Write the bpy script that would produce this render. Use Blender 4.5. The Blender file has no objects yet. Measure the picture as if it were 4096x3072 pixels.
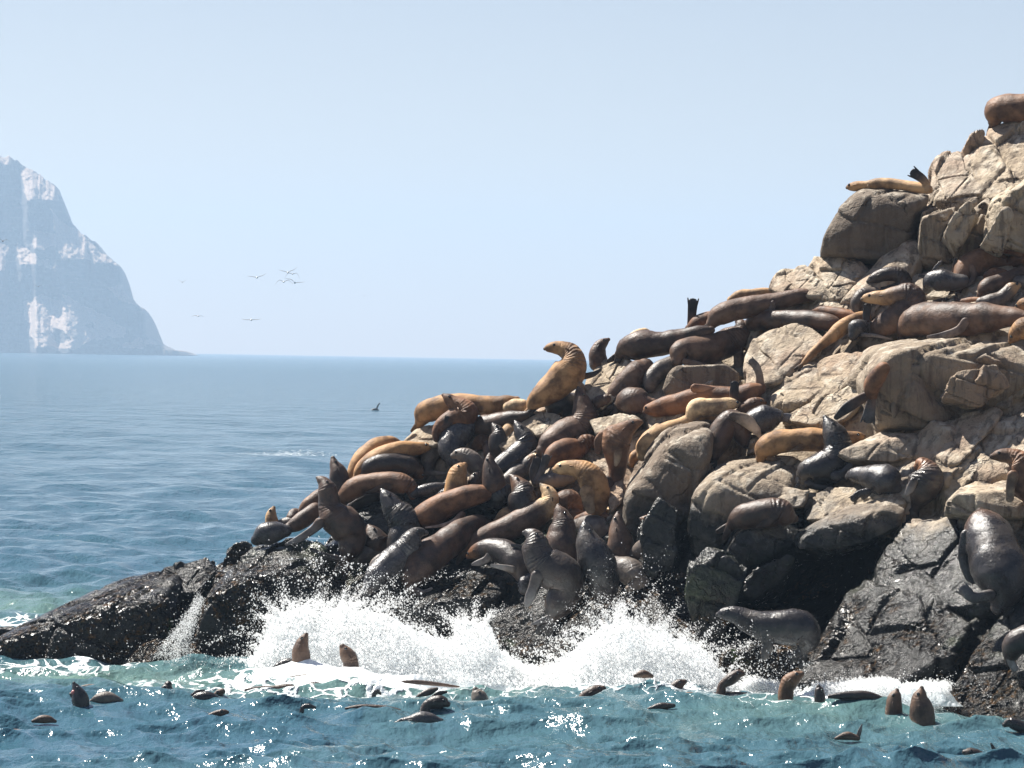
import bpy, math, random
import numpy as np
from mathutils import Vector, Matrix
from mathutils.bvhtree import BVHTree
import bmesh

# ------------------------------------------------------------------ camera, sky, sun, exposure
SC = bpy.context.scene
COL = SC.collection
F = 3840.0            # focal length in pixels of the 1024-wide frame
CAMH = 5.2
cam_d = bpy.data.cameras.new("camera")
cam_d.sensor_width = 36.0
cam_d.lens = F / 1024.0 * 36.0
cam_d.clip_start = 0.5
cam_d.clip_end = 20000
cam = bpy.data.objects.new("camera", cam_d)
COL.objects.link(cam)
PITCH = -math.atan(28.2 / F)
ROLL = math.radians(1.0)
CR = Matrix.Rotation(math.radians(90) + PITCH, 3, 'X') @ Matrix.Rotation(ROLL, 3, 'Z')
cam.matrix_world = Matrix.Translation((0, 0, CAMH)) @ CR.to_4x4()
SC.camera = cam

SUN_TO = Vector((-0.46, 0.37, 0.80)).normalized()      # direction towards the sun: high, behind and left
sun_el = math.asin(SUN_TO.z)
sun_az = math.atan2(SUN_TO.x, SUN_TO.y)
w = bpy.data.worlds.new("World")
SC.world = w
w.use_nodes = True
nt = w.node_tree
bg = nt.nodes["Background"]
sky = nt.nodes.new("ShaderNodeTexSky")
sky.sky_type = 'NISHITA'
sky.sun_disc = False
sky.sun_elevation = sun_el
sky.sun_rotation = sun_az
sky.air_density = 1.0
sky.dust_density = 0.15
sky.ozone_density = 1.2
tint = nt.nodes.new('ShaderNodeMix'); tint.data_type = 'RGBA'; tint.blend_type = 'MULTIPLY'; tint.inputs[0].default_value = 1.0
tint.inputs[7].default_value = (0.93, 0.75, 0.735, 1)        # whole sky dimmer and less cyan
nt.links.new(sky.outputs[0], tint.inputs[6]); nt.links.new(tint.outputs[2], bg.inputs[0])
bg.inputs[1].default_value = 0.05
sun_d = bpy.data.lights.new("sun", 'SUN')
sun_d.energy = 5.0
sun_d.angle = math.radians(0.53)
sun_d.color = (1.0, 0.955, 0.88)
sun = bpy.data.objects.new("sun", sun_d)
sun.rotation_euler = SUN_TO.to_track_quat('Z', 'Y').to_euler()
sun.location = (-60, 60, 120)
COL.objects.link(sun)
SC.view_settings.view_transform = 'Standard'
SC.view_settings.look = 'None'
SC.view_settings.gamma = 1.0
SC.view_settings.exposure = 1.27
SC.view_settings.use_curve_mapping = False
SC.render.engine = 'CYCLES'
SC.cycles.use_denoising = True
SC.cycles.max_bounces = 16
SC.cycles.diffuse_bounces = 8
SC.cycles.glossy_bounces = 3
SC.cycles.transmission_bounces = 12
SC.cycles.volume_bounces = 1
SC.cycles.transparent_max_bounces = 32
SC.cycles.sample_clamp_indirect = 6.0

# ------------------------------------------------------------------ helpers
CRn = np.array(CR)
rng = np.random.default_rng(11)
random.seed(5)

def rays(x, y):
    """direction, per metre of distance, of the line of sight through 1024-frame pixel x, y"""
    x = np.asarray(x, float); y = np.asarray(y, float)
    d = np.stack([(x - 512) / F, -(y - 384) / F, -np.ones_like(x)], -1) @ CRn.T
    return d / d[..., 1:2]

def at(x, y, Y):
    d = rays(x, y)
    return np.array([0, 0, CAMH]) + d * np.asarray(Y, float)[..., None]

SLOPE = 1.2
def shore(x):
    x = np.clip(np.asarray(x, float) / 1024.0, -0.5, 1.5)
    return 64.2 - 8.6 * np.clip(x, 0, 2) ** 1.3 - 1.0 * np.minimum(x, 0)

def slope_depth(x, y):
    """distance of the mean rock slope seen at a pixel"""
    d = rays(x, y)
    return (shore(x) + SLOPE * CAMH) / (1 - SLOPE * d[..., 2])

def hash3(i, j, k, s):
    h = (i * 374761393 + j * 668265263 + k * 2147483647 + s * 1274126177) & 0xFFFFFFFF
    h = ((h ^ (h >> 13)) * 1274126177) & 0xFFFFFFFF
    h = (h ^ (h >> 16)) & 0xFFFFFFFF
    return h / 4294967295.0

def vnoise(P, s=0):
    """smooth value noise in 0..1"""
    P = np.asarray(P, float)
    I = np.floor(P).astype(np.int64); f = P - I
    f = f * f * f * (f * (f * 6 - 15) + 10)
    r = 0
    for a in (0, 1):
        for b in (0, 1):
            for c in (0, 1):
                wgt = (f[..., 0] if a else 1 - f[..., 0]) * (f[..., 1] if b else 1 - f[..., 1]) * (f[..., 2] if c else 1 - f[..., 2])
                r = r + wgt * hash3(I[..., 0] + a, I[..., 1] + b, I[..., 2] + c, s)
    return r

def fbm(P, oct=4, s=0, gain=0.5):
    v = 0; a = 1; t = 0
    P = np.asarray(P, float)
    for o in range(oct):
        v = v + a * (vnoise(P, s + o) * 2 - 1); t += a
        P = P * 2.03 + 7.3; a *= gain
    return v / t

def ridged(P, oct=4, s=0):
    v = 0; a = 1; t = 0
    P = np.asarray(P, float)
    for o in range(oct):
        v = v + a * (1 - np.abs(vnoise(P, s + o) * 2 - 1)); t += a
        P = P * 2.1 + 3.1; a *= 0.5
    return v / t

def cells(P, s=0):
    """cellular noise: nearest cell's random value and F2-F1"""
    P = np.asarray(P, float)
    I = np.floor(P).astype(np.int64)
    d1 = np.full(P.shape[:-1], 9.0); d2 = d1.copy(); val = np.zeros_like(d1)
    for a in (-1, 0, 1):
        for b in (-1, 0, 1):
            for c in (-1, 0, 1):
                J = (I[..., 0] + a, I[..., 1] + b, I[..., 2] + c)
                q = np.stack([J[0] + hash3(*J, s), J[1] + hash3(*J, s + 1), J[2] + hash3(*J, s + 2)], -1)
                d = np.linalg.norm(q - P, axis=-1)
                m = d < d1
                d2 = np.where(m, d1, np.minimum(d2, d)); val = np.where(m, hash3(*J, s + 3), val); d1 = np.where(m, d, d1)
    return val, d2 - d1

JN = [np.array(v) / np.linalg.norm(v) for v in ((0.25, -0.45, 0.86), (0.80, -0.50, -0.25), (-0.42, -0.82, -0.30))]
def blocks(P, size, s=0):
    """jointed rock: one value per block between three sets of parting planes, and nearness to a joint"""
    W = P + 0.22 * size * np.stack([fbm(P / size * .8 + k * 9.1, 2, s + k) for k in range(3)], -1)
    c = [W @ n / (size * f) for n, f in zip(JN, (0.55, 1.0, 1.25))]
    c[1] = c[1] + 0.47 * np.floor(c[0]); c[2] = c[2] + 0.31 * np.floor(c[1])
    I = [np.floor(a).astype(np.int64) for a in c]
    e = np.min([np.minimum(a - i, 1 - (a - i)) for a, i in zip(c, I)], 0)
    return hash3(I[0], I[1], I[2], s + 5), e

def mesh_from(name, V, Fc, smooth=True):
    me = bpy.data.meshes.new(name)
    V = np.ascontiguousarray(V, np.float32)
    if isinstance(Fc, np.ndarray):
        n, k = Fc.shape
        me.vertices.add(len(V)); me.vertices.foreach_set("co", V.ravel())
        me.loops.add(n * k); me.loops.foreach_set("vertex_index", np.ascontiguousarray(Fc, np.int32).ravel())
        me.polygons.add(n); me.polygons.foreach_set("loop_start", np.arange(0, n * k, k, dtype=np.int32))
        me.update(calc_edges=True)
    else:
        me.from_pydata(V.tolist(), [], Fc); me.update()
    me.validate()
    me.polygons.foreach_set("use_smooth", np.full(len(me.polygons), smooth))
    return me

def add_obj(name, me, mat, parent=None, loc=None):
    o = bpy.data.objects.new(name, me)
    if mat is not None:
        me.materials.append(mat)
    COL.objects.link(o)
    if loc is not None:
        o.location = loc
    if parent is not None:
        o.parent = parent
    return o

def tag(o, label=None, cat=None, group=None, kind=None):
    if label: o["label"] = label
    if cat: o["category"] = cat
    if group: o["group"] = group
    if kind: o["kind"] = kind
    return o

def grid_faces(nr, nc, wrap=False):
    i = np.arange(nr - 1)[:, None]; j = np.arange(nc if wrap else nc - 1)[None, :]
    a = i * nc + j; b = i * nc + (j + 1) % nc
    return np.stack([a, b, b + nc, a + nc], -1).reshape(-1, 4)

def set_attr(me, name, vals, typ='FLOAT'):
    at_ = me.attributes.new(name, typ, 'POINT')
    if typ == 'FLOAT':
        at_.data.foreach_set("value", np.ascontiguousarray(vals, np.float32).ravel())
    else:
        v = np.concatenate([vals, np.ones((len(vals), 1))], 1)
        at_.data.foreach_set("color", np.ascontiguousarray(v, np.float32).ravel())

# node helpers
def new_mat(name):
    m = bpy.data.materials.new(name); m.use_nodes = True
    n = m.node_tree.nodes; n.clear()
    out = n.new("ShaderNodeOutputMaterial")
    return m, m.node_tree, out

class N:
    """small node-graph writer"""
    def __init__(s, tree): s.t = tree
    def new(s, typ, **kw):
        n = s.t.nodes.new(typ)
        for k, v in kw.items():
            if k.startswith('i_'):
                key = k[2:]; key = int(key) if key.isdigit() else key
                s.put(n.inputs[key], v)
            else: setattr(n, k, v)
        return n
    def put(s, sock, v):
        if hasattr(v, 'is_output') or isinstance(v, bpy.types.NodeSocket): s.t.links.new(v, sock)
        else: sock.default_value = v
    def math(s, op, a, b=0.0, clamp=False):
        n = s.t.nodes.new("ShaderNodeMath"); n.operation = op; n.use_clamp = clamp
        s.put(n.inputs[0], a); s.put(n.inputs[1], b); return n.outputs[0]
    def noise(s, vec, scale, detail=4, rough=0.55, dist=0.0):
        n = s.t.nodes.new("ShaderNodeTexNoise"); s.t.links.new(vec, n.inputs['Vector'])
        n.inputs['Scale'].default_value = scale; n.inputs['Detail'].default_value = detail
        n.inputs['Roughness'].default_value = rough; n.inputs['Distortion'].default_value = dist
        return n.outputs[0]
    def vor(s, vec, scale, feature='F1', rand=1.0):
        n = s.t.nodes.new("ShaderNodeTexVoronoi"); n.feature = feature; s.t.links.new(vec, n.inputs['Vector'])
        n.inputs['Scale'].default_value = scale; n.inputs['Randomness'].default_value = rand
        return n
    def ramp(s, fac, stops):
        n = s.t.nodes.new("ShaderNodeValToRGB"); s.put(n.inputs[0], fac)
        e = n.color_ramp.elements
        while len(e) < len(stops): e.new(0.5)
        for i, (p, c) in enumerate(stops):
            e[i].position = p; e[i].color = c if len(c) == 4 else (*c, 1)
        return n.outputs[0]
    def smooth(s, v, lo, hi):
        n = s.t.nodes.new("ShaderNodeMapRange"); n.interpolation_type = 'SMOOTHSTEP'
        s.put(n.inputs[0], v); n.inputs[1].default_value = lo; n.inputs[2].default_value = hi
        return n.outputs[0]
    def mix(s, fac, a, b, mode='MIX'):
        n = s.t.nodes.new("ShaderNodeMix"); n.data_type = 'RGBA'; n.blend_type = mode
        s.put(n.inputs[0], fac)
        for sock, v in ((n.inputs[6], a), (n.inputs[7], b)):
            if isinstance(v, tuple) and len(v) == 3: v = (*v, 1)
            s.put(sock, v)
        return n.outputs[2]
    def mixf(s, fac, a, b):
        n = s.t.nodes.new("ShaderNodeMix"); n.data_type = 'FLOAT'
        s.put(n.inputs[0], fac); s.put(n.inputs[2], a); s.put(n.inputs[3], b); return n.outputs[0]
    def bump(s, h, strength, dist, normal=None):
        n = s.t.nodes.new("ShaderNodeBump"); s.put(n.inputs['Height'], h)
        n.inputs['Strength'].default_value = strength; n.inputs['Distance'].default_value = dist
        if normal is not None: s.t.links.new(normal, n.inputs['Normal'])
        return n.outputs[0]
    def attr(s, name):
        n = s.t.nodes.new("ShaderNodeAttribute"); n.attribute_name = name; return n
    def pos(s): return s.t.nodes.new("ShaderNodeNewGeometry").outputs['Position']

# ------------------------------------------------------------------ materials
def rock_material():
    m, t, out = new_mat("rock"); g = N(t)
    geo = t.nodes.new("ShaderNodeNewGeometry"); p = geo.outputs['Position']
    sep = g.new("ShaderNodeSeparateXYZ", i_0=p); z = sep.outputs[2]
    nsep = g.new("ShaderNodeSeparateXYZ", i_0=geo.outputs['Normal'])
    obj = t.nodes.new("ShaderNodeObjectInfo").outputs['Random']
    n1 = g.noise(p, 0.45, 5, 0.6); n2 = g.noise(p, 2.2, 6, 0.62); n3 = g.noise(p, 9.0, 6, 0.6, 0.4); n4 = g.noise(p, 34.0, 4, 0.6)
    # streaks that run down the faces
    mp = g.new("ShaderNodeMapping", i_0=p); mp.inputs['Scale'].default_value = (6, 6, 0.7)
    st = g.noise(mp.outputs[0], 1.0, 5, 0.65)
    # dry rock
    dry = g.ramp(n2, [(0.22, (0.17, 0.122, 0.080)), (0.42, (0.335, 0.262, 0.180)), (0.6, (0.425, 0.345, 0.247)), (0.8, (0.50, 0.425, 0.320))])
    dry = g.mix(g.math('MULTIPLY', g.smooth(n1, 0.5, 0.66), 0.55), dry, (0.36, 0.225, 0.15))          # reddish stain
    dry = g.mix(g.math('MULTIPLY', g.smooth(obj, 0.35, 0.9), 0.3), dry, (0.33, 0.30, 0.26))           # greyer blocks
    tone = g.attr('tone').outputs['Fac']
    dry = g.mix(g.math('MULTIPLY', tone, g.math('ADD', 0.55, g.math('MULTIPLY', n2, 0.6)), True), dry, g.mix(n3, (0.060, 0.043, 0.031), (0.165, 0.125, 0.090)))   # chosen blocks coloured darker by their tone value
    pale = g.math('MULTIPLY', g.smooth(g.noise(p, 3.1, 5, 0.6), 0.48, 0.62), g.smooth(nsep.outputs[2], 0.25, 0.75))
    dry = g.mix(g.math('MULTIPLY', pale, 0.5), dry, (0.60, 0.54, 0.44))                              # guano on level tops
    dry = g.mix(g.math('MULTIPLY', g.smooth(st, 0.47, 0.64), 0.72), dry, (0.10, 0.072, 0.05))         # dark run-off streaks
    pit = g.smooth(n3, 0.40, 0.27)
    dry = g.mix(g.math('MULTIPLY', pit, 0.6), dry, (0.10, 0.075, 0.055))
    # splash zone: wet, dark, weed and mussels
    zx = g.math('ADD', z, g.math('MULTIPLY', sep.outputs[0], 0.05))
    wn = g.math('ADD', zx, g.math('MULTIPLY', g.math('SUBTRACT', n1, 0.5), 2.6))
    wn = g.math('ADD', wn, g.math('MULTIPLY', g.math('SUBTRACT', n2, 0.5), 1.1))
    wet = g.smooth(wn, 3.3, 2.6)
    low = g.smooth(wn, 2.1, 1.3)
    wetc = g.ramp(n2, [(0.25, (0.008, 0.008, 0.008)), (0.5, (0.022, 0.022, 0.020)), (0.75, (0.058, 0.054, 0.045))])
    wetc = g.mix(g.smooth(n1, 0.55, 0.7), wetc, (0.035, 0.045, 0.02))
    weed = g.ramp(n3, [(0.38, (0.005, 0.005, 0.005)), (0.50, (0.011, 0.009, 0.007)), (0.58, (0.034, 0.019, 0.007)), (0.68, (0.10, 0.048, 0.012))])
    vg = g.smooth(g.noise(p, 1.1, 3), 0.66, 0.74)
    weed = g.mix(g.math('MULTIPLY', vg, 0.6), weed, (0.035, 0.075, 0.012))
    wp_ = g.smooth(g.noise(p, 1.35, 5, 0.65), 0.44, 0.56)
    weed = g.mix(wp_, g.mix(n3, (0.008, 0.008, 0.008), (0.026, 0.025, 0.023)), weed)
    c = g.mix(wet, dry, wetc)
    c = g.mix(g.math('MULTIPLY', low, 0.9), c, weed)
    # relief
    wn_ = t.nodes.new("ShaderNodeTexNoise"); t.links.new(p, wn_.inputs['Vector']); wn_.inputs['Scale'].default_value = 1.3; wn_.inputs['Detail'].default_value = 5
    wp = g.new("ShaderNodeVectorMath", operation='MULTIPLY_ADD'); t.links.new(wn_.outputs['Color'], wp.inputs[0]); wp.inputs[1].default_value = (1.6, 1.6, 1.6); t.links.new(p, wp.inputs[2])
    vd = g.vor(wp.outputs[0], 0.9, 'DISTANCE_TO_EDGE').outputs['Distance']
    crack = g.smooth(vd, 0.022, 0.0)
    cracky = g.math('MULTIPLY', crack, g.smooth(g.noise(p, 0.8, 2), 0.5, 0.6))
    mus = g.vor(p, 13.0).outputs['Distance']
    h = g.math('ADD', g.math('MULTIPLY', n2, 0.62), g.math('MULTIPLY', n3, g.mixf(wet, 0.32, 0.40)))
    h = g.math('ADD', h, g.math('MULTIPLY', n4, g.mixf(wet, 0.16, 0.05)))
    h = g.math('SUBTRACT', h, g.math('MULTIPLY', cracky, 0.25))
    h = g.math('ADD', h, g.math('MULTIPLY', g.math('MULTIPLY', g.math('MULTIPLY', mus, low), wp_), -0.55))
    b = g.bump(h, 0.85, 0.16)
    c = g.mix(g.math('MULTIPLY', cracky, 0.6), c, (0.04, 0.03, 0.025))
    bs = g.new("ShaderNodeBsdfPrincipled", i_0=c)
    g.put(bs.inputs['Normal'], b)
    g.put(bs.inputs['Roughness'], g.mixf(wet, 0.85, g.math('ADD', 0.09, g.math('MULTIPLY', n3, 0.28))))
    g.put(bs.inputs['Specular IOR Level'], g.mixf(wet, 0.45, g.mixf(low, 0.34, 0.2)))
    t.links.new(bs.outputs[0], out.inputs[0])
    return m

def coat_material():
    m, t, out = new_mat("sea_lion_coat"); g = N(t)
    tc = t.nodes.new("ShaderNodeTexCoord"); p = tc.outputs['Object']
    col = g.attr("coat"); wet0 = g.attr("wet").outputs['Fac']; s = g.attr("spine"); fold = g.attr("fold").outputs['Fac']
    n1 = g.noise(p, 3.2, 4, 0.6); n2 = g.noise(p, 17, 5, 0.6); n3 = g.noise(p, 70, 3, 0.6)
    dp = g.smooth(g.noise(p, 2.1, 5, 0.65), 0.50, 0.60)
    wet = g.math('MULTIPLY', wet0, g.math('SUBTRACT', 1.0, g.math('MULTIPLY', dp, 0.75)))
    dark = g.mix(1.0, col.outputs['Color'], (0.46, 0.40, 0.38), 'MULTIPLY')
    light = g.mix(1.0, col.outputs['Color'], (1.55, 1.45, 1.32), 'MULTIPLY')
    c = g.mix(g.smooth(n1, 0.34, 0.64), dark, light)
    c = g.mix(g.math('MULTIPLY', g.smooth(n2, 0.58, 0.74), 0.10), c, (0.35, 0.26, 0.18))
    c = g.mix(wet, c, g.mix(0.03, c, (0.30, 0.28, 0.27)))
    c = g.mix(g.math('MULTIPLY', dp, g.math('MULTIPLY', wet0, 0.42)), c, g.mix(1.0, c, (1.7, 1.45, 1.25), 'MULTIPLY'))
    wv = g.math('SINE', g.math('ADD', g.math('MULTIPLY', s.outputs['Fac'], 150.0), g.math('MULTIPLY', n1, 16.0)))
    h = g.math('ADD', g.math('MULTIPLY', g.math('MULTIPLY', wv, fold), 0.26), g.math('ADD', g.math('MULTIPLY', n2, 0.42), g.math('MULTIPLY', n3, 0.22)))
    b = g.bump(h, 0.6, 0.042)
    bs = g.new("ShaderNodeBsdfPrincipled", i_0=c)
    g.put(bs.inputs['Normal'], b)
    rw = g.math('ADD', 0.12, g.math('MULTIPLY', n2, 0.22))
    g.put(bs.inputs['Roughness'], g.mixf(wet, 0.62, rw))
    g.put(bs.inputs['Specular IOR Level'], g.mixf(wet, 0.22, 0.5))
    g.put(bs.inputs['Sheen Weight'], g.mixf(wet, 0.05, 0.0))
    bs.inputs['Sheen Roughness'].default_value = 0.4
    t.links.new(bs.outputs[0], out.inputs[0])
    return m

def plain_material(name, col, rough=0.5, spec=0.5):
    m, t, out = new_mat(name); g = N(t)
    n = g.noise(t.nodes.new("ShaderNodeTexCoord").outputs['Object'], 30, 3)
    c = g.mix(n, tuple(v * 0.8 for v in col), tuple(min(1, v * 1.2) for v in col))
    bs = g.new("ShaderNodeBsdfPrincipled", i_0=c)
    bs.inputs['Roughness'].default_value = rough; bs.inputs['Specular IOR Level'].default_value = spec
    t.links.new(bs.outputs[0], out.inputs[0]); return m

def foam_material():
    m, t, out = new_mat("spray_foam"); g = N(t)
    n = g.noise(g.pos(), 6, 3)
    c = g.mix(n, (0.95, 0.965, 0.97), (0.985, 0.99, 0.99))
    d = g.new("ShaderNodeBsdfDiffuse", i_0=c); tr = g.new("ShaderNodeBsdfTranslucent", i_0=c)
    mx = g.new("ShaderNodeMixShader", i_0=0.72); t.links.new(d.outputs[0], mx.inputs[1]); t.links.new(tr.outputs[0], mx.inputs[2])
    gl = g.new("ShaderNodeBsdfGlossy"); gl.inputs['Roughness'].default_value = 0.15
    mx2 = g.new("ShaderNodeMixShader", i_0=0.06); t.links.new(mx.outputs[0], mx2.inputs[1]); t.links.new(gl.outputs[0], mx2.inputs[2])
    tp = g.new('ShaderNodeBsdfTransparent'); mx3 = g.new('ShaderNodeMixShader', i_0=0.60); t.links.new(mx2.outputs[0], mx3.inputs[1]); t.links.new(tp.outputs[0], mx3.inputs[2])
    t.links.new(mx3.outputs[0], out.inputs[0]); return m

def whitewater_material():
    m, t, out = new_mat("white_water"); g = N(t)
    p = g.pos(); n = g.noise(p, 4.0, 6, 0.65); n2 = g.noise(p, 17.0, 4, 0.6)
    c = g.mix(g.smooth(n, 0.38, 0.6), (0.84, 0.88, 0.90), (0.97, 0.98, 0.98))
    d = g.new("ShaderNodeBsdfDiffuse", i_0=c); tr = g.new("ShaderNodeBsdfTranslucent", i_0=c)
    b = g.bump(g.math('ADD', n, g.math('MULTIPLY', n2, 0.5)), 0.7, 0.10)
    t.links.new(b, d.inputs['Normal'])
    mx = g.new("ShaderNodeMixShader", i_0=0.72); t.links.new(d.outputs[0], mx.inputs[1]); t.links.new(tr.outputs[0], mx.inputs[2])
    t.links.new(mx.outputs[0], out.inputs[0]); return m

def sea_material():
    m, t, out = new_mat("sea_water"); g = N(t)
    p = g.pos()
    aer = g.attr("aerated").outputs['Fac']; fo = g.attr("foam").outputs['Fac']
    mp = g.new("ShaderNodeMapping", i_0=p); mp.inputs['Scale'].default_value = (1.0, 0.55, 1.0)
    pm = mp.outputs[0]
    n1 = g.noise(pm, 0.9, 4); n2 = g.noise(pm, 3.4, 4, 0.55); n3 = g.noise(pm, 11, 3, 0.5)
    deep = g.mix(n1, (0.026, 0.075, 0.112), (0.046, 0.108, 0.140))
    turq = g.mix(n1, (0.07, 0.145, 0.125), (0.17, 0.255, 0.20))
    c = g.mix(g.math('MULTIPLY', aer, g.math('ADD', 0.55, g.math('MULTIPLY', n2, 0.6)), True), deep, turq)
    # foam lace
    dn = g.noise(pm, 2.0, 3)
    pd = g.new("ShaderNodeVectorMath", operation='ADD', i_0=p)
    sc_ = g.new("ShaderNodeVectorMath", operation='SCALE', i_0=t.nodes.new("ShaderNodeNewGeometry").outputs['Position'])
    ncol = t.nodes.new("ShaderNodeTexNoise"); t.links.new(pm, ncol.inputs['Vector']); ncol.inputs['Scale'].default_value = 1.6; ncol.inputs['Detail'].default_value = 4
    t.links.new(ncol.outputs['Color'], pd.inputs[1])
    lace = g.vor(pd.outputs[0], 2.6, 'DISTANCE_TO_EDGE').outputs['Distance']
    web = g.math('SUBTRACT', 1.0, g.smooth(lace, 0.0, 0.22))
    patch = g.math('ADD', g.math('MULTIPLY', web, 0.55), g.math('MULTIPLY', n2, 0.75))
    fm = g.math('ADD', g.math('MULTIPLY', fo, 1.5), g.math('SUBTRACT', patch, 1.0))
    fmask = g.smooth(fm, 0.05, 0.5)
    c = g.mix(fmask, c, (0.86, 0.90, 0.91))
    h = g.math('ADD', g.math('MULTIPLY', n2, 0.66), g.math('MULTIPLY', n3, 0.20))
    h = g.math('ADD', h, g.math('MULTIPLY', n1, 1.7))
    h = g.math('ADD', h, g.math('MULTIPLY', g.noise(pm, 0.28, 3), 4.5))
    h = g.math('ADD', h, g.math('MULTIPLY', fmask, 0.3))
    fy = g.new('ShaderNodeSeparateXYZ', i_0=p).outputs[1]
    bn = t.nodes.new('ShaderNodeBump'); g.put(bn.inputs['Height'], h); bn.inputs['Strength'].default_value = 0.6
    g.put(bn.inputs['Distance'], g.math('ADD', 0.22, g.math('MULTIPLY', g.smooth(fy, 80.0, 400.0), 0.55))); b = bn.outputs[0]   # open water runs higher than the lee
    bs = g.new("ShaderNodeBsdfPrincipled", i_0=c)
    g.put(bs.inputs['Normal'], b)
    bs.inputs['IOR'].default_value = 1.33
    sepw = g.new("ShaderNodeSeparateXYZ", i_0=p)
    far = g.smooth(sepw.outputs[1], 90.0, 1200.0)                    # waves too small to resolve far out read as a rougher surface
    g.put(bs.inputs['Roughness'], g.mixf(fmask, g.mixf(far, 0.135, 0.20), 0.7))
    t.links.new(bs.outputs[0], out.inputs[0]); return m

def cliff_material():
    m, t, out = new_mat("island_cliff"); g = N(t)
    p = g.pos(); n = g.noise(p, 0.12, 6, 0.65); n2 = g.noise(p, 0.6, 5, 0.6); gu = g.attr("lit_guano").outputs['Fac']
    mp = g.new("ShaderNodeMapping", i_0=p); mp.inputs['Scale'].default_value = (0.05, 0.05, 0.5)
    n3 = g.noise(mp.outputs[0], 1.0, 5)
    c = g.ramp(n, [(0.3, (0.07, 0.06, 0.06)), (0.7, (0.15, 0.125, 0.11))])
    c = g.mix(g.math('MULTIPLY', g.smooth(n3, 0.5, 0.7), 0.4), c, (0.3, 0.25, 0.22))
    c = g.mix(g.math('MULTIPLY', gu, g.math('ADD', 0.45, g.math('MULTIPLY', g.smooth(n2, 0.35, 0.55), 0.55))), c, (0.47, 0.345, 0.26))  # sunlight on screes and ledges put into the colour, along with guano
    bs = g.new("ShaderNodeBsdfPrincipled", i_0=c); bs.inputs['Roughness'].default_value = 0.9
    g.put(bs.inputs['Normal'], g.bump(g.math('ADD', n, n2), 0.8, 1.5))
    t.links.new(bs.outputs[0], out.inputs[0]); return m

M_ROCK = rock_material(); M_COAT = coat_material(); M_FOAM = foam_material(); M_WHITE = whitewater_material(); M_SEA = sea_material(); M_CLIFF = cliff_material()
M_EYE = plain_material("dark_eye", (0.006, 0.005, 0.005), 0.08, 0.8)
M_MOUTH = plain_material("pink_mouth", (0.50, 0.16, 0.14), 0.35)
M_GULL = plain_material("gull_white", (0.78, 0.78, 0.76), 0.7)
M_GULLD = plain_material("gull_grey", (0.20, 0.19, 0.185), 0.7)

# ------------------------------------------------------------------ the setting: sea
DS = 1024.0 / 2212.0          # sketch units used for the traced outlines -> 1024-frame pixels

def inpoly(x, y, poly):
    r = np.zeros(np.shape(x), bool); n = len(poly)
    for i in range(n):
        x0, y0 = poly[i]; x1, y1 = poly[(i + 1) % n]
        c = ((y0 > y) != (y1 > y)) & (x < (x1 - x0) * (y - y0) / (y1 - y0 + 1e-12) + x0)
        r ^= c
    return r

SEA = {}
def sea_height(X, Y):
    i = int(np.argmin(np.abs(SEA['Y'] - Y))); j = int(np.argmin(np.abs(SEA['xp'] - (512 + F * X / Y))))
    return float(SEA['Z'][max(i - 4, 0):i + 5, max(j - 6, 0):j + 7].mean())

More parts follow.
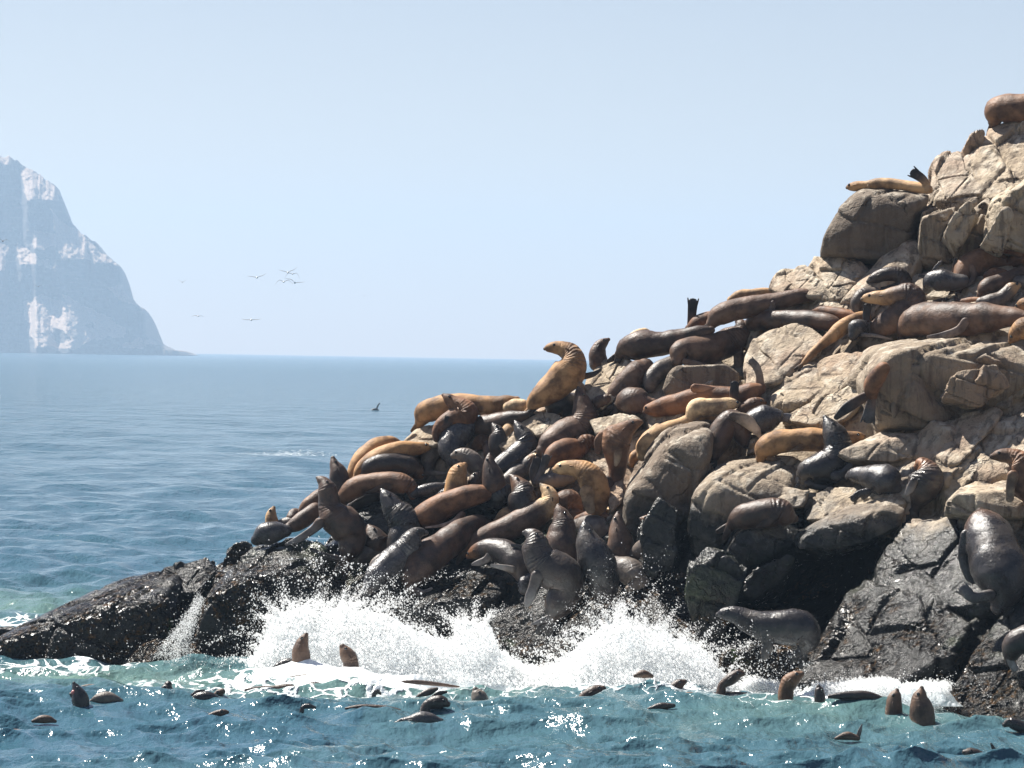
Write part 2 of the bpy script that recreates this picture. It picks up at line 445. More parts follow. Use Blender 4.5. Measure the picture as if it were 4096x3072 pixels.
def build_sea():
    yp = np.concatenate([np.linspace(1900, 850, 40, endpoint=False), np.linspace(850, 372, 670), np.geomspace(17.2, 3.4, 24)[1:] + 354])
    Y = CAMH * F / (yp - 354.0)
    xp = np.concatenate([np.linspace(-6500, -120, 50, endpoint=False), np.linspace(-120, 1144, 690), np.linspace(1144, 7500, 51)[1:]])
    XX = (xp[None, :] - 512) / F * Y[:, None]; YY = np.repeat(Y[:, None], len(xp), 1)
    dY = np.abs(np.gradient(Y))[:, None]
    Z = np.zeros_like(XX); DX = np.zeros_like(XX); DY = np.zeros_like(XX)
    r = np.random.default_rng(3)
    for k in range(64):
        lam = 0.42 * (34.0 ** (k / 63.0)) * r.uniform(0.9, 1.1)
        ang = r.normal(-math.pi / 2 + 0.35, 0.62)
        amp = 0.0118 * lam ** 0.36 * (1.25 if lam < 3.2 else 1.0)
        ph = r.uniform(0, 6.28); kx, ky = math.cos(ang) * 2 * math.pi / lam, math.sin(ang) * 2 * math.pi / lam
        fade = np.clip((lam / (dY + 1e-6) - 1.6) / 2.0, 0, 1)
        th = kx * XX + ky * YY + ph
        sh = 0.5 + 0.7 * vnoise(np.stack([XX / (lam * 6), YY / (lam * 6), np.full_like(XX, k * 3.7)], -1), k)
        Z += amp * fade * sh * np.cos(th)
        q = 0.95 * amp * fade * sh
        DX -= q * math.cos(ang) * np.sin(th); DY -= q * math.sin(ang) * np.sin(th)
    px_ = 512 + F * XX / YY
    Z += 0.15 * np.exp(-((YY - shore(px_) + 1.9) / 1.5) ** 2) * np.clip((px_ - 150) / 120, 0, 1)          # surge against the rocks
    Z += 0.26 * np.exp(-((YY - shore(px_) + 2.2) / 1.1) ** 2 - ((px_ - 325) / 90) ** 2)
    V = np.stack([XX + DX, YY + DY, Z], -1).reshape(-1, 3)
    SEA['Y'] = Y; SEA['xp'] = xp; SEA['Z'] = Z
    # how milky the water is, and where foam lies (fixed to the place)
    px = (512 + F * XX / YY).ravel(); py = (354 + F * CAMH / YY).ravel() + (px - 512) * 0.0175
    G = lambda cx, cy, sx, sy: np.exp(-((px - cx) / sx) ** 2 - ((py - cy) / sy) ** 2)
    aer = 0.95 * G(60, 676, 190, 13) + 0.45 * G(300, 688, 200, 14) + 0.55 * G(560, 694, 240, 11) + 0.5 * G(900, 720, 200, 11) + 0.75 * G(20, 606, 110, 18)
    aer += 0.16 * (vnoise(np.stack([XX.ravel() / 5, YY.ravel() / 9, 0 * XX.ravel()], -1), 5) > 0.62) * G(500, 735, 800, 60)
    aer = np.clip(aer, 0, 1)
    fo = 1.15 * G(470, 681, 190, 9) + 1.0 * G(660, 690, 90, 14) + 0.95 * G(880, 706, 110, 11) + 0.42 * G(60, 664, 120, 5) + 0.45 * G(30, 622, 40, 7) + 0.5 * G(760, 690, 60, 8) + 0.28 * G(350, 690, 260, 14)
    fo += 0.30 * G(285, 452, 60, 3)
    me = mesh_from("sea", V, grid_faces(len(yp), len(xp)))
    set_attr(me, "aerated", aer); set_attr(me, "foam", np.clip(fo, 0, 1.2))
    tag(add_obj("sea", me, M_SEA), kind="structure")
build_sea()

# ------------------------------------------------------------------ the setting: rock slope
SIL = np.array([(-400, 1500), (-60, 1400), (50, 1375), (200, 1295), (330, 1245), (460, 1230), (560, 1200), (700, 1165), (770, 1080), (870, 980), (960, 945), (1100, 915),
                (1260, 840), (1380, 800), (1480, 770), (1620, 690), (1740, 640), (1800, 590), (1850, 520), (2000, 450), (2060, 380), (2120, 320), (2212, 300), (2500, 230), (2900, 200)], float) * DS
def cave_pit(x, y):
    """depth added where the wave-cut hollow opens under the ledge"""
    e = ((x - 815) / 88) ** 2 + ((y - 592) / 62) ** 2
    return 4.2 * np.clip(1.15 - e, 0, 1) ** 0.5

def build_slope(nx, nv):
    x = np.linspace(-160, 1330, nx); ys = np.interp(x, SIL[:, 0], SIL[:, 1])
    zt = at(x, ys, slope_depth(x, ys))[:, 2]
    v = np.concatenate([np.linspace(0, 1, nv), np.linspace(1, 1.5, nv // 6 + 2)[1:]])
    z = -1.0 + (zt[None, :] + 1.0) * np.minimum(v, 1)[:, None]
    over = np.maximum(v - 1, 0)[:, None]
    Y = shore(x)[None, :] + SLOPE * z + 0.45 + over * 6
    z = z - (np.maximum(zt, 0)[None, :] + 1.5) * (over * 2) ** 1.6
    X = rays(x, np.full_like(x, 384.0))[:, 0][None, :] * Y
    py = 354 + F * (CAMH - z) / Y + (x[None, :] - 512) * 0.0175
    Y = Y + cave_pit(x[None, :], py)
    P = np.stack([X, Y, z], -1)
    c, e = blocks(P, 1.3, 4); c2, _ = blocks(P + 3, .5, 14)
    n = fbm(P * 0.7, 4, 2) * 0.45 + (c - 0.5) * 0.7 + (c2 - .5) * .2 + fbm(P * 3.1, 3, 9) * 0.08
    P[..., 1] += n; P[..., 2] += 0.35 * fbm(P * 0.9 + 50, 3, 21)
    return P.reshape(-1, 3), grid_faces(len(v), nx)
V, Fc = build_slope(420, 230)
slope_o = tag(add_obj("rock_slope", mesh_from("rock_slope", V, Fc[:, ::-1]), M_ROCK), kind="structure")
bv_V, bv_F = [], []
def bvh_add(V, Fq):
    base = len(bv_V); bv_V.extend(map(tuple, V.tolist())); bv_F.extend([tuple(int(i) + base for i in f) for f in Fq])
bvh_add(*build_slope(150, 80))

def ico(sub):
    bm = bmesh.new(); bmesh.ops.create_icosphere(bm, subdivisions=sub, radius=1)
    V = np.array([v.co[:] for v in bm.verts]); Fq = np.array([[v.index for v in f.verts] for f in bm.faces]); bm.free()
    return V, Fq
ICO = {k: ico(k) for k in (2, 3, 4, 5, 6)}

def hull_planes(P):
    bm = bmesh.new()
    for p in P: bm.verts.new(p)
    bmesh.ops.convex_hull(bm, input=bm.verts[:])
    bmesh.ops.recalc_face_normals(bm, faces=bm.faces[:])
    c = P.mean(0); out = []
    for f in bm.faces:
        n = np.array(f.normal[:]); d = float(np.dot(n, np.array(f.verts[0].co[:]) - c))
        if d < 0: n, d = -n, -d
        if d > 1e-4 and np.linalg.norm(n) > 0.5: out.append((n, d))
    bm.free()
    return c, np.array([o[0] for o in out]), np.array([o[1] for o in out])

BSEED = [0]
def boulder(front=(), top=(), T=1.6, off=0.0, amp=0.07, p=60, sub=6, lean=0.0, name="boulder", tone=0.0):
    """one block: `front` is its steep face, `top` the part of its upper side that follows the slope"""
    BSEED[0] += 1; sd = BSEED[0]
    pts = []
    if len(front):
        f = np.array([(a[0], a[1]) for a in front], float) * DS
        ib = np.argmax(f[:, 1]); Yf = float(slope_depth(f[ib, 0], f[ib, 1])) + off
        if len(top):
            tt = np.array([(a[0], a[1]) for a in top], float) * DS
            Yf = max(Yf, float(slope_depth(tt[:, 0], tt[:, 1]).min()) + off - 1.5)
        W = at(f[:, 0], f[:, 1], np.full(len(f), Yf))
        W[:, 1] -= lean * (W[:, 2] - W[:, 2].min())
        pts.append(W)
    if len(top):
        t_ = np.array([(a[0], a[1]) for a in top], float) * DS
        dd = np.array([a[2] if len(a) > 2 else 0.0 for a in top])
        pts.append(at(t_[:, 0], t_[:, 1], slope_depth(t_[:, 0], t_[:, 1]) + off + dd))
    P = np.concatenate(pts)
    c0 = P.mean(0); B = c0 + (P - c0) * np.array([0.86, 0.9, 0.86]); B[:, 1] += T; B[:, 2] -= 0.25 * T
    P = np.concatenate([P, B])
    c, n, d = hull_planes(P)
    ext = P.max(0) - P.min(0)
    rr = np.random.default_rng(sd * 13 + 1)
    cn = rr.normal(size=(14, 3)) + np.array([0, -.5, .35]); cn /= np.linalg.norm(cn, axis=1, keepdims=True)
    cn = np.concatenate([cn, JN, -np.array(JN)[1:]])
    cd = np.array([((P - c) @ q).max() for q in cn]) * rr.uniform(.80, .97, len(cn))
    n = np.concatenate([n, cn]); d = np.concatenate([d, cd])
    def shape(s):
        D, Fq = ICO[s]
        D = D * ext; D = D / np.linalg.norm(D, axis=1, keepdims=True)
        q = np.maximum(D @ n.T, 0) / d[None, :]
        r = (q ** p).sum(1) ** (-1.0 / p)
        V = c + D * r[:, None]
        sz = float(ext[[0, 2]].max())
        k1 = 1.6 / max(sz, 0.5)
        b1, e1_ = blocks(V + sd * .7, 0.42 * max(sz, .8), 30); b2, e2_ = blocks(V + sd * .3, 0.34, 40)
        h = fbm(V * k1 + sd * 5.1, 3, 50) * 0.9 + (b1 - 0.5) * 1.25 + (b2 - 0.5) * 0.26 + fbm(V * 4.2 + sd, 4, 60) * 0.16
        h -= 0.55 * np.clip(0.05 - e1_, 0, 1) / 0.05
        V = V + D * (h * amp * min(1.6, 0.5 + sz * 0.35))[:, None]
        return V, Fq
    V, Fq = shape(sub)
    loc = V.mean(0); loc[2] = V[:, 2].min()
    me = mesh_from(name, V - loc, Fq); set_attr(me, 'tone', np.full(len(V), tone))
    o = add_obj(name, me, M_ROCK, parent=slope_o, loc=tuple(loc))
    bvh_add(*shape(4 if sub > 5 else 3))
    return o

# the crag at the top
boulder(top=[(2125, 282), (2215, 250), (2330, 240), (2330, 440), (2120, 430), (2092, 330)], T=3, amp=.11)
boulder(front=[(2080, 318), (2100, 280), (2132, 272), (2125, 325), (2090, 338)], T=1.5, sub=5)
boulder(top=[(2012, 360), (2030, 326), (2100, 318), (2150, 335), (2130, 440), (2060, 450), (2005, 440)], T=2, amp=.11)
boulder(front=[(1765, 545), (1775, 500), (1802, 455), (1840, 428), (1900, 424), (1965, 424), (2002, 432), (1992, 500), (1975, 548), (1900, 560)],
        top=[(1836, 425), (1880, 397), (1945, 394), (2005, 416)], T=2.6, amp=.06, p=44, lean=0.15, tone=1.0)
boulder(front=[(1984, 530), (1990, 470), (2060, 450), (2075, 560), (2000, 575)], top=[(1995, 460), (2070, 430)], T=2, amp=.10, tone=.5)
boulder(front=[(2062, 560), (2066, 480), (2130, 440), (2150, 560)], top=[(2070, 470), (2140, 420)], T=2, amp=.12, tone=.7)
boulder(front=[(2130, 545), (2140, 450), (2212, 400), (2290, 400), (2290, 560), (2212, 550)], top=[(2150, 430), (2212, 390), (2290, 380)], T=2.5, amp=.12)
boulder(front=[(2040, 500), (2075, 440), (2100, 420), (2120, 470), (2070, 540)], T=1, off=-.4, amp=.09, sub=5)
boulder(front=[(2120, 520), (2170, 440), (2196, 450), (2170, 540)], T=1, off=-.6, amp=.08, sub=5)
# below the crag
boulder(front=[(1893, 592), (1960, 548), (2004, 556), (1992, 604), (1905, 606)], top=[(1872, 585), (1955, 506), (2008, 510), (1800, 665), (1840, 660)], T=1.6, amp=.05, p=34)
boulder(top=[(1658, 624), (1680, 580), (1742, 566), (1800, 640), (1700, 645)], T=1.3, amp=.08)
boulder(top=[(1740, 585), (1762, 545), (1840, 552), (1882, 575), (1840, 640), (1780, 650)], T=1.3, amp=.08)
boulder(top=[(1860, 640), (1960, 600), (2120, 560), (2212, 560), (2300, 600), (2300, 740), (1900, 700)], T=2, off=.35, amp=.08)
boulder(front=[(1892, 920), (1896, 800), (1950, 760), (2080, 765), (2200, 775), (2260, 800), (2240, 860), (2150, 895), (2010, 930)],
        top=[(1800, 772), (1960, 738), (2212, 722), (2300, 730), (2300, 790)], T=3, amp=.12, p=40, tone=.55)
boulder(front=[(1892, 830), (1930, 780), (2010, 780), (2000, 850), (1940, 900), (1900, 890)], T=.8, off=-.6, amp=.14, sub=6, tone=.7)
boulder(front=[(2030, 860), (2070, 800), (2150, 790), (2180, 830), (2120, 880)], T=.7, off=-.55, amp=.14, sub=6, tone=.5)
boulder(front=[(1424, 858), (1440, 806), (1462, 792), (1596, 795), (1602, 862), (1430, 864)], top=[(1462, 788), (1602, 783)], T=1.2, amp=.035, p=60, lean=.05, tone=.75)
boulder(top=[(1604, 770), (1640, 712), (1742, 690), (1794, 712), (1776, 760), (1682, 832), (1612, 845)], T=1.3, amp=.05, p=32)
boulder(top=[(1655, 850), (1780, 764), (1858, 742), (1895, 750), (1884, 800), (1800, 858), (1705, 884), (1640, 884)], T=1.3, amp=.06, p=30)
boulder(top=[(1700, 892), (1880, 808), (1892, 850), (1834, 905), (1780, 925), (1690, 905)], T=1.2, off=-.1, amp=.06)
boulder(front=[(1800, 980), (1905, 968), (2002, 948), (1996, 976), (1930, 996), (1830, 992)], top=[(1850, 955), (1905, 930), (2012, 934)], T=1, amp=.05)
boulder(top=[(2010, 930), (2085, 888), (2182, 870), (2152, 920), (2072, 1004), (2040, 1016), (1980, 992)], T=1.4, off=-.25, amp=.08)
boulder(top=[(2056, 1030), (2132, 922), (2212, 880), (2300, 860), (2300, 1010), (2110, 1066), (2050, 1056)], T=2, off=-.1, amp=.08)
boulder(top=[(1880, 1020), (1990, 985), (2050, 1020), (2020, 1060), (1960, 1090), (1880, 1080)], T=1.2, amp=.06)
boulder(front=[(2040, 1108), (2060, 1070), (2212, 1062), (2290, 1066), (2290, 1120)], top=[(2050, 1066), (2110, 1040), (2212, 1040), (2290, 1045)], T=1.2, amp=.08)
# the big pale-topped boulders in the middle
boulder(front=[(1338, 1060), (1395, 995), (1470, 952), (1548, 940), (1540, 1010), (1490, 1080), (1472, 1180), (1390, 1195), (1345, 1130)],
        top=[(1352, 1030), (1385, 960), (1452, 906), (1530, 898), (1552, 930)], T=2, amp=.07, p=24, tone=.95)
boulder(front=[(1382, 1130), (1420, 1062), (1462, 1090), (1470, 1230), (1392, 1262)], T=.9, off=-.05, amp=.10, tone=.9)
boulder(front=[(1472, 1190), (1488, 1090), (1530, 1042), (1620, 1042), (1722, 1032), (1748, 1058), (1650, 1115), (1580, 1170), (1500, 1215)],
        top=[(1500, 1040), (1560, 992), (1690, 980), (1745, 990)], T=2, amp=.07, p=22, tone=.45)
boulder(top=[(1592, 1092), (1640, 1045), (1722, 1045), (1754, 1052), (1745, 1090), (1640, 1115)], T=1, off=-.35, amp=.07, sub=5)
boulder(top=[(1728, 1080), (1800, 1048), (1940, 1062), (1968, 1095), (1900, 1130), (1740, 1130)], T=1.2, off=-.1, amp=.07)
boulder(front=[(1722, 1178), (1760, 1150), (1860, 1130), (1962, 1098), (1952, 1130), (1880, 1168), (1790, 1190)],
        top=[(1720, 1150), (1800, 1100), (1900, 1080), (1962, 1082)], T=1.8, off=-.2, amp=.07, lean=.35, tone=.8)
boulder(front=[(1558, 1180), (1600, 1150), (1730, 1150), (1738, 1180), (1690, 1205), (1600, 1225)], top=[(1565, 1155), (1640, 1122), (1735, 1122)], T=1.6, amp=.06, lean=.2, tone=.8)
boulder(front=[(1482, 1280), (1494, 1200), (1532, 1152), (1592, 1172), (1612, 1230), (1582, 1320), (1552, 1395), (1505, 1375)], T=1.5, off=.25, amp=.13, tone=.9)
boulder(front=[(1588, 1290), (1606, 1240), (1680, 1220), (1720, 1190), (1730, 1215), (1690, 1260), (1620, 1300)], T=1.4, off=.4, amp=.09, sub=5)
# wet rock at the right
boulder(top=[(1966, 1118), (2062, 1090), (2212, 1090), (2330, 1150), (2330, 1320), (2090, 1330), (1960, 1340), (1868, 1260)], T=2, off=-.1, amp=.11)
boulder(top=[(1870, 1250), (1990, 1280), (2120, 1330), (2090, 1430), (1950, 1500), (1690, 1470), (1740, 1400)], T=2, off=-.2, amp=.12)
boulder(top=[(2030, 1520), (2090, 1430), (2150, 1345), (2215, 1300), (2330, 1300), (2330, 1590), (2150, 1580), (2030, 1556)], T=2, off=-.3, amp=.12)
boulder(front=[(1548, 1470), (1580, 1405), (1700, 1400), (1800, 1400), (1740, 1470), (1640, 1490)], top=[(1570, 1402), (1700, 1385), (1790, 1390)], T=1.4, amp=.1)
# mussel-covered rocks at the waterline
boulder(front=[(-80, 1455), (-60, 1400), (70, 1375), (200, 1320), (390, 1290), (410, 1400), (350, 1460), (150, 1465)],
        top=[(-60, 1390), (55, 1348), (200, 1264), (335, 1214), (420, 1215), (420, 1260)], T=2.2, amp=.10, p=14)
boulder(top=[(325, 1250), (345, 1222), (462, 1194), (478, 1225), (440, 1290), (340, 1290)], T=1.2, off=-.1, amp=.08)
boulder(front=[(395, 1445), (400, 1380), (440, 1290), (560, 1240), (700, 1240), (748, 1275), (700, 1330), (580, 1440)],
        top=[(440, 1270), (492, 1210), (560, 1172), (640, 1160), (722, 1170), (745, 1215)], T=2, amp=.10, p=14)
boulder(front=[(480, 1225), (490, 1185), (530, 1160), (550, 1180), (540, 1225)], T=.8, off=.2, amp=.07, sub=5)
boulder(front=[(-90, 1400), (-40, 1360), (20, 1354), (60, 1368), (50, 1395)], T=1, off=.6, amp=.09, sub=5)
boulder(front=[(850, 1320), (1000, 1300), (1085, 1275), (1085, 1335), (905, 1375)], top=[(862, 1290), (1000, 1226), (1082, 1214), (1112, 1240)], T=1.6, amp=.08)
boulder(top=[(1040, 1320), (1150, 1272), (1300, 1268), (1440, 1262), (1490, 1330), (1440, 1440), (1100, 1420)], T=1.8, amp=.09)
boulder(front=[(740, 1310), (770, 1250), (860, 1240), (880, 1300), (830, 1360)], T=1.5, amp=.09)
# small ones between the animals
boulder(top=[(1268, 810), (1296, 775), (1350, 770), (1392, 790), (1372, 830), (1300, 885), (1258, 860)], T=1, off=-.1, amp=.06)
boulder(top=[(1122, 905), (1160, 885), (1212, 895), (1204, 930), (1140, 950)], T=.8, off=-.1, amp=.05, sub=5)
boulder(top=[(868, 950), (900, 920), (955, 914), (955, 960), (880, 975)], T=.8, amp=.06, sub=5)
boulder(top=[(1268, 905), (1340, 888), (1392, 900), (1372, 932), (1290, 944)], T=.8, off=-.1, amp=.05, sub=5)
boulder(top=[(1396, 905), (1450, 880), (1492, 900), (1462, 955), (1400, 955)], T=.8, amp=.05, sub=5)
boulder(top=[(770, 1140), (850, 1064), (965, 1055), (965, 1120), (820, 1165)], T=.8, off=.1, amp=.06, sub=5)
boulder(top=[(1060, 960), (1100, 905), (1130, 940), (1110, 990)], T=.6, off=-.1, amp=.05, sub=5)
boulder(top=[(1300, 1030), (1345, 1010), (1350, 1080), (1320, 1110)], T=.6, off=-.1, amp=.05, sub=5)
ROCKS = BVHTree.FromPolygons(bv_V, bv_F)

def rock_hit(x, y):
    d = rays(x, y); h = ROCKS.ray_cast(Vector((0, 0, CAMH)), Vector(d).normalized())
    return h[0].y if h[0] is not None else None

# ------------------------------------------------------------------ the setting: island cliff far behind
def build_cliff():
    Yb = 3400.0; SCL = 3400.0 / 1300.0
    tp = lambda pts: [((a * .2929) * DS, (297 + b * .2929) * DS) for a, b in pts]
    sil = np.array([(-330, 740), (-200, 600), (-90, 430), (-30, 352), (0, 338), (20, 338), (40, 348), (70, 366), (118, 398), (128, 425), (136, 445), (150, 480), (172, 500), (200, 520), (240, 560), (254, 572), (258, 600), (262, 622), (280, 645),
                    (304, 664), (309, 690), (309, 722), (330, 738), (345, 748), (352, 757), (366, 756), (372, 753), (378, 758), (381, 756), (384, 761), (386, 766)], float) * DS
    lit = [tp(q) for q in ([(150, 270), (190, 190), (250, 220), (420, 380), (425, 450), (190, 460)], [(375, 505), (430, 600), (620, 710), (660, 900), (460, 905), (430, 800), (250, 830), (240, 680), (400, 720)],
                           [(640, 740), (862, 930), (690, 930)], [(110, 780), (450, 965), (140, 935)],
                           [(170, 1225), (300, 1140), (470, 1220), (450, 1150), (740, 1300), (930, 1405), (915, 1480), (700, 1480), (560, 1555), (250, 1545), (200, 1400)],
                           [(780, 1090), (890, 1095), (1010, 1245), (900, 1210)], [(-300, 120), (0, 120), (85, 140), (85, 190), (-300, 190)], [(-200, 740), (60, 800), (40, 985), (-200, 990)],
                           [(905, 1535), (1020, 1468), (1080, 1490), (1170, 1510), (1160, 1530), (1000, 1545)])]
    holes = [tp(q) for q in ([(380, 1400), (420, 1390), (520, 1480), (480, 1520), (400, 1480)], [(640, 1370), (700, 1365), (700, 1400), (650, 1400)])]
    nx, nz = 420, 330
    x = np.linspace(-150, 386 * DS, nx)
    ys = np.interp(x, sil[:, 0], sil[:, 1]) + 2.4 * fbm(np.stack([x * .22, 0 * x, 0 * x], -1), 5, 3, .65) + 2.2 * (hash3(np.floor(x / 3.1).astype(np.int64), 0 * x.astype(np.int64), 0 * x.astype(np.int64), 4) - .5)
    yb = 354 + F * (CAMH + 1.0) / Yb + (x - 512) * 0.0175
    ys = np.minimum(ys, yb - 1.0)
    v = np.linspace(0, 1, nz)[:, None]
    py = yb[None, :] + (ys - yb)[None, :] * v; px = np.repeat(x[None, :], nz, 0)
    q = np.stack([px * .12, py * .12, 0 * px], -1)
    qx = px + 4.0 * fbm(q, 4, 7); qy = py + 4.0 * fbm(q + 31, 4, 8)
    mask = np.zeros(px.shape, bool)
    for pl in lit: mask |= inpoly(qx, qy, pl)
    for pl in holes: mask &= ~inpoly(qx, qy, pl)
    nz3 = fbm(np.stack([px * .35, py * .9, 0 * px], -1), 4, 12)
    cot = np.where(mask, 2.0 + 1.6 * nz3, 0.45 + 0.5 * np.maximum(nz3 - .1, -.3))
    dz = np.abs(np.gradient(py, axis=0)) * Yb / F
    dep = np.cumsum(np.full_like(dz, 0.455) * dz, 0)
    p_ = np.zeros(nx); bulge = np.zeros_like(dep)                      # screes and ledges stand out from the walls
    for i in range(nz - 1, -1, -1):
        p_ = np.where(mask[i], p_ + (1.35 + 1.3 * nz3[i]) * dz[i], np.maximum(p_ - 0.65 * dz[i], 0)); bulge[i] = p_
    dep = dep - bulge
    for _ in range(14):
        dep[:, 1:-1] = 0.25 * dep[:, :-2] + 0.5 * dep[:, 1:-1] + 0.25 * dep[:, 2:]
    dep += SCL * 2.2 * fbm(np.stack([px * .10, py * .05, 0 * px], -1), 4, 17) + SCL * 0.9 * (cells(np.stack([px * .35, py * .35, 0 * px], -1), 70)[0] - .5)
    d = rays(px, py); Yv = Yb + dep
    P = np.array([0, 0, CAMH]) + d * Yv[..., None]
    back = []
    for k in range(1, 8):
        b = P[-1].copy(); b[:, 1] += 36 * k; b[:, 2] = b[:, 2] * (1 - (k / 7.0) ** 2) - (3 if k == 7 else 0); back.append(b)
    P = np.concatenate([P, np.array(back)], 0)
    me = mesh_from("island_cliff", P.reshape(-1, 3), grid_faces(P.shape[0], nx)[:, ::-1])
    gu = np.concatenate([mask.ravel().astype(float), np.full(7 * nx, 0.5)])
    set_attr(me, "lit_guano", gu)
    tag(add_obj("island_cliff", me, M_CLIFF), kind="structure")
build_cliff()

# ------------------------------------------------------------------ sea haze: one even body of air round everything
def build_haze():
    x0, x1, y0, y1, z0, z1 = -13000, 13000, -60, 6200, -3.0, 230.0
    V = [(x0, y0, z0), (x1, y0, z0), (x1, y1, z0), (x0, y1, z0), (x0, y0, z1), (x1, y0, z1), (x1, y1, z1), (x0, y1, z1)]
    Fq = [(3, 2, 1, 0), (4, 5, 6, 7), (0, 1, 5, 4), (1, 2, 6, 5), (2, 3, 7, 6), (3, 0, 4, 7)]
    m, t, out = new_mat("sea_haze")
    v = t.nodes.new("ShaderNodeVolumePrincipled")
    v.inputs['Color'].default_value = (0.48, 0.64, 0.83, 1)
    v.inputs['Density'].default_value = 0.00024
    v.inputs['Anisotropy'].default_value = 0.2
    t.links.new(v.outputs[0], out.inputs['Volume'])
    o = add_obj("haze", mesh_from("haze", np.array(V, float), Fq, False), m)
    tag(o, "pale blue sea haze filling the air over the water", "haze", kind="stuff")
build_haze()

# ------------------------------------------------------------------ sea lions
TILE = {'A': (3200, 300, .42185), 'B': (2400, 1000, .42194), 'C': (3200, 900, .42185), 'D': (1600, 1300, .42194), 'E': (2400, 1500, .42194), 'F': (3200, 1500, .42185),
        'G': (1000, 1700, .42194), 'H': (1800, 1800, .42194), 'I': (2600, 2100, .42194), 'J': (3200, 2100, .42185), 'M': (0, 2500, .4973), 'N': (1000, 2500, .4973),
        'O': (2000, 2500, .4973), 'P': (3000, 2500, .4955), 'Z': (0, 0, 1.8517)}
COAT = {'black': ((.022, .020, .021), 1.0), 'dark': ((.034, .026, .023), .8), 'slate': ((.045, .045, .050), .9), 'dbrown': ((.062, .038, .027), .55), 'brown': ((.135, .075, .043), .3),
        'rust': ((.150, .076, .040), .2), 'gold': ((.285, .170, .082), .1), 'tan': ((.35, .235, .130), .1), 'cream': ((.52, .40, .25), .05), 'grey': ((.120, .105, .094), .6), 'umber': ((.098, .062, .044), .4)}

def cr(P, per):
    """Catmull-Rom through rows of P"""
    P = np.asarray(P, float); n = len(P)
    E = np.concatenate([[2 * P[0] - P[1]], P, [2 * P[-1] - P[-2]]])
    out = []
    for i in range(n - 1):
        t = np.linspace(0, 1, per, endpoint=False)[:, None]
        p0, p1, p2, p3 = E[i], E[i + 1], E[i + 2], E[i + 3]
        out.append(0.5 * (2 * p1 + (p2 - p0) * t + (2 * p0 - 5 * p1 + 4 * p2 - p3) * t * t + (3 * p1 - p0 - 3 * p2 + p3) * t ** 3))
    out.append(P[-1:]); return np.concatenate(out)

def sweep(C, R, flat=0.92, ns=16, wide=None):
    """closed tube round the centre line C; R half-width across the view, flat*R towards the viewer"""
    C = np.asarray(C, float); R = np.asarray(R, float)
    T = np.gradient(C, axis=0); T /= np.linalg.norm(T, axis=1, keepdims=True) + 1e-9
    # rounded ends
    k = np.array([0.97, 0.8, 0.5, 0.18]); off = np.sqrt(1 - k ** 2)
    C0 = [C[0] - T[0] * R[0] * o for o in off][::-1]; C1 = [C[-1] + T[-1] * R[-1] * o for o in off]
    Rr = np.concatenate([(R[0] * k)[::-1], R, R[-1] * k]); CC = np.concatenate([C0, C, C1])
    TT = np.concatenate([np.repeat(T[:1], 4, 0), T, np.repeat(T[-1:], 4, 0)])
    v = np.array([0.0, 1.0, 0.0]); e1 = np.cross(TT, v); e1 /= np.linalg.norm(e1, axis=1, keepdims=True) + 1e-9
    e2 = np.cross(e1, TT)
    ph = np.linspace(0, 2 * math.pi, ns, endpoint=False)
    fl = flat if np.ndim(flat) else np.full(len(CC), flat)
    V = CC[:, None, :] + Rr[:, None, None] * (np.cos(ph)[None, :, None] * e1[:, None, :] + fl[:, None, None] * np.sin(ph)[None, :, None] * e2[:, None, :])
    n = len(CC); Fq = [tuple(f) for f in grid_faces(n, ns, True)]
    Fq.append(tuple(range(ns))[::-1]); Fq.append(tuple((n - 1) * ns + i for i in range(ns)))
    return V.reshape(-1, 3), Fq, CC, TT, Rr, e1, e2

EYE_V, EYE_F = ICO[2]
EYE_ME = mesh_from("eye", EYE_V * 0.026, EYE_F)
EYE_ME.materials.append(M_EYE)
LIONS = []

def px_of(tile, q):
    x0, y0, s = TILE[tile]; q = np.asarray(q, float); o = q.copy()
    o[:, 0] = (x0 + q[:, 0] * s) / 4; o[:, 1] = (y0 + q[:, 1] * s) / 4
    if o.shape[1] > 2: o[:, 2] = q[:, 2] * s / 4
    return o

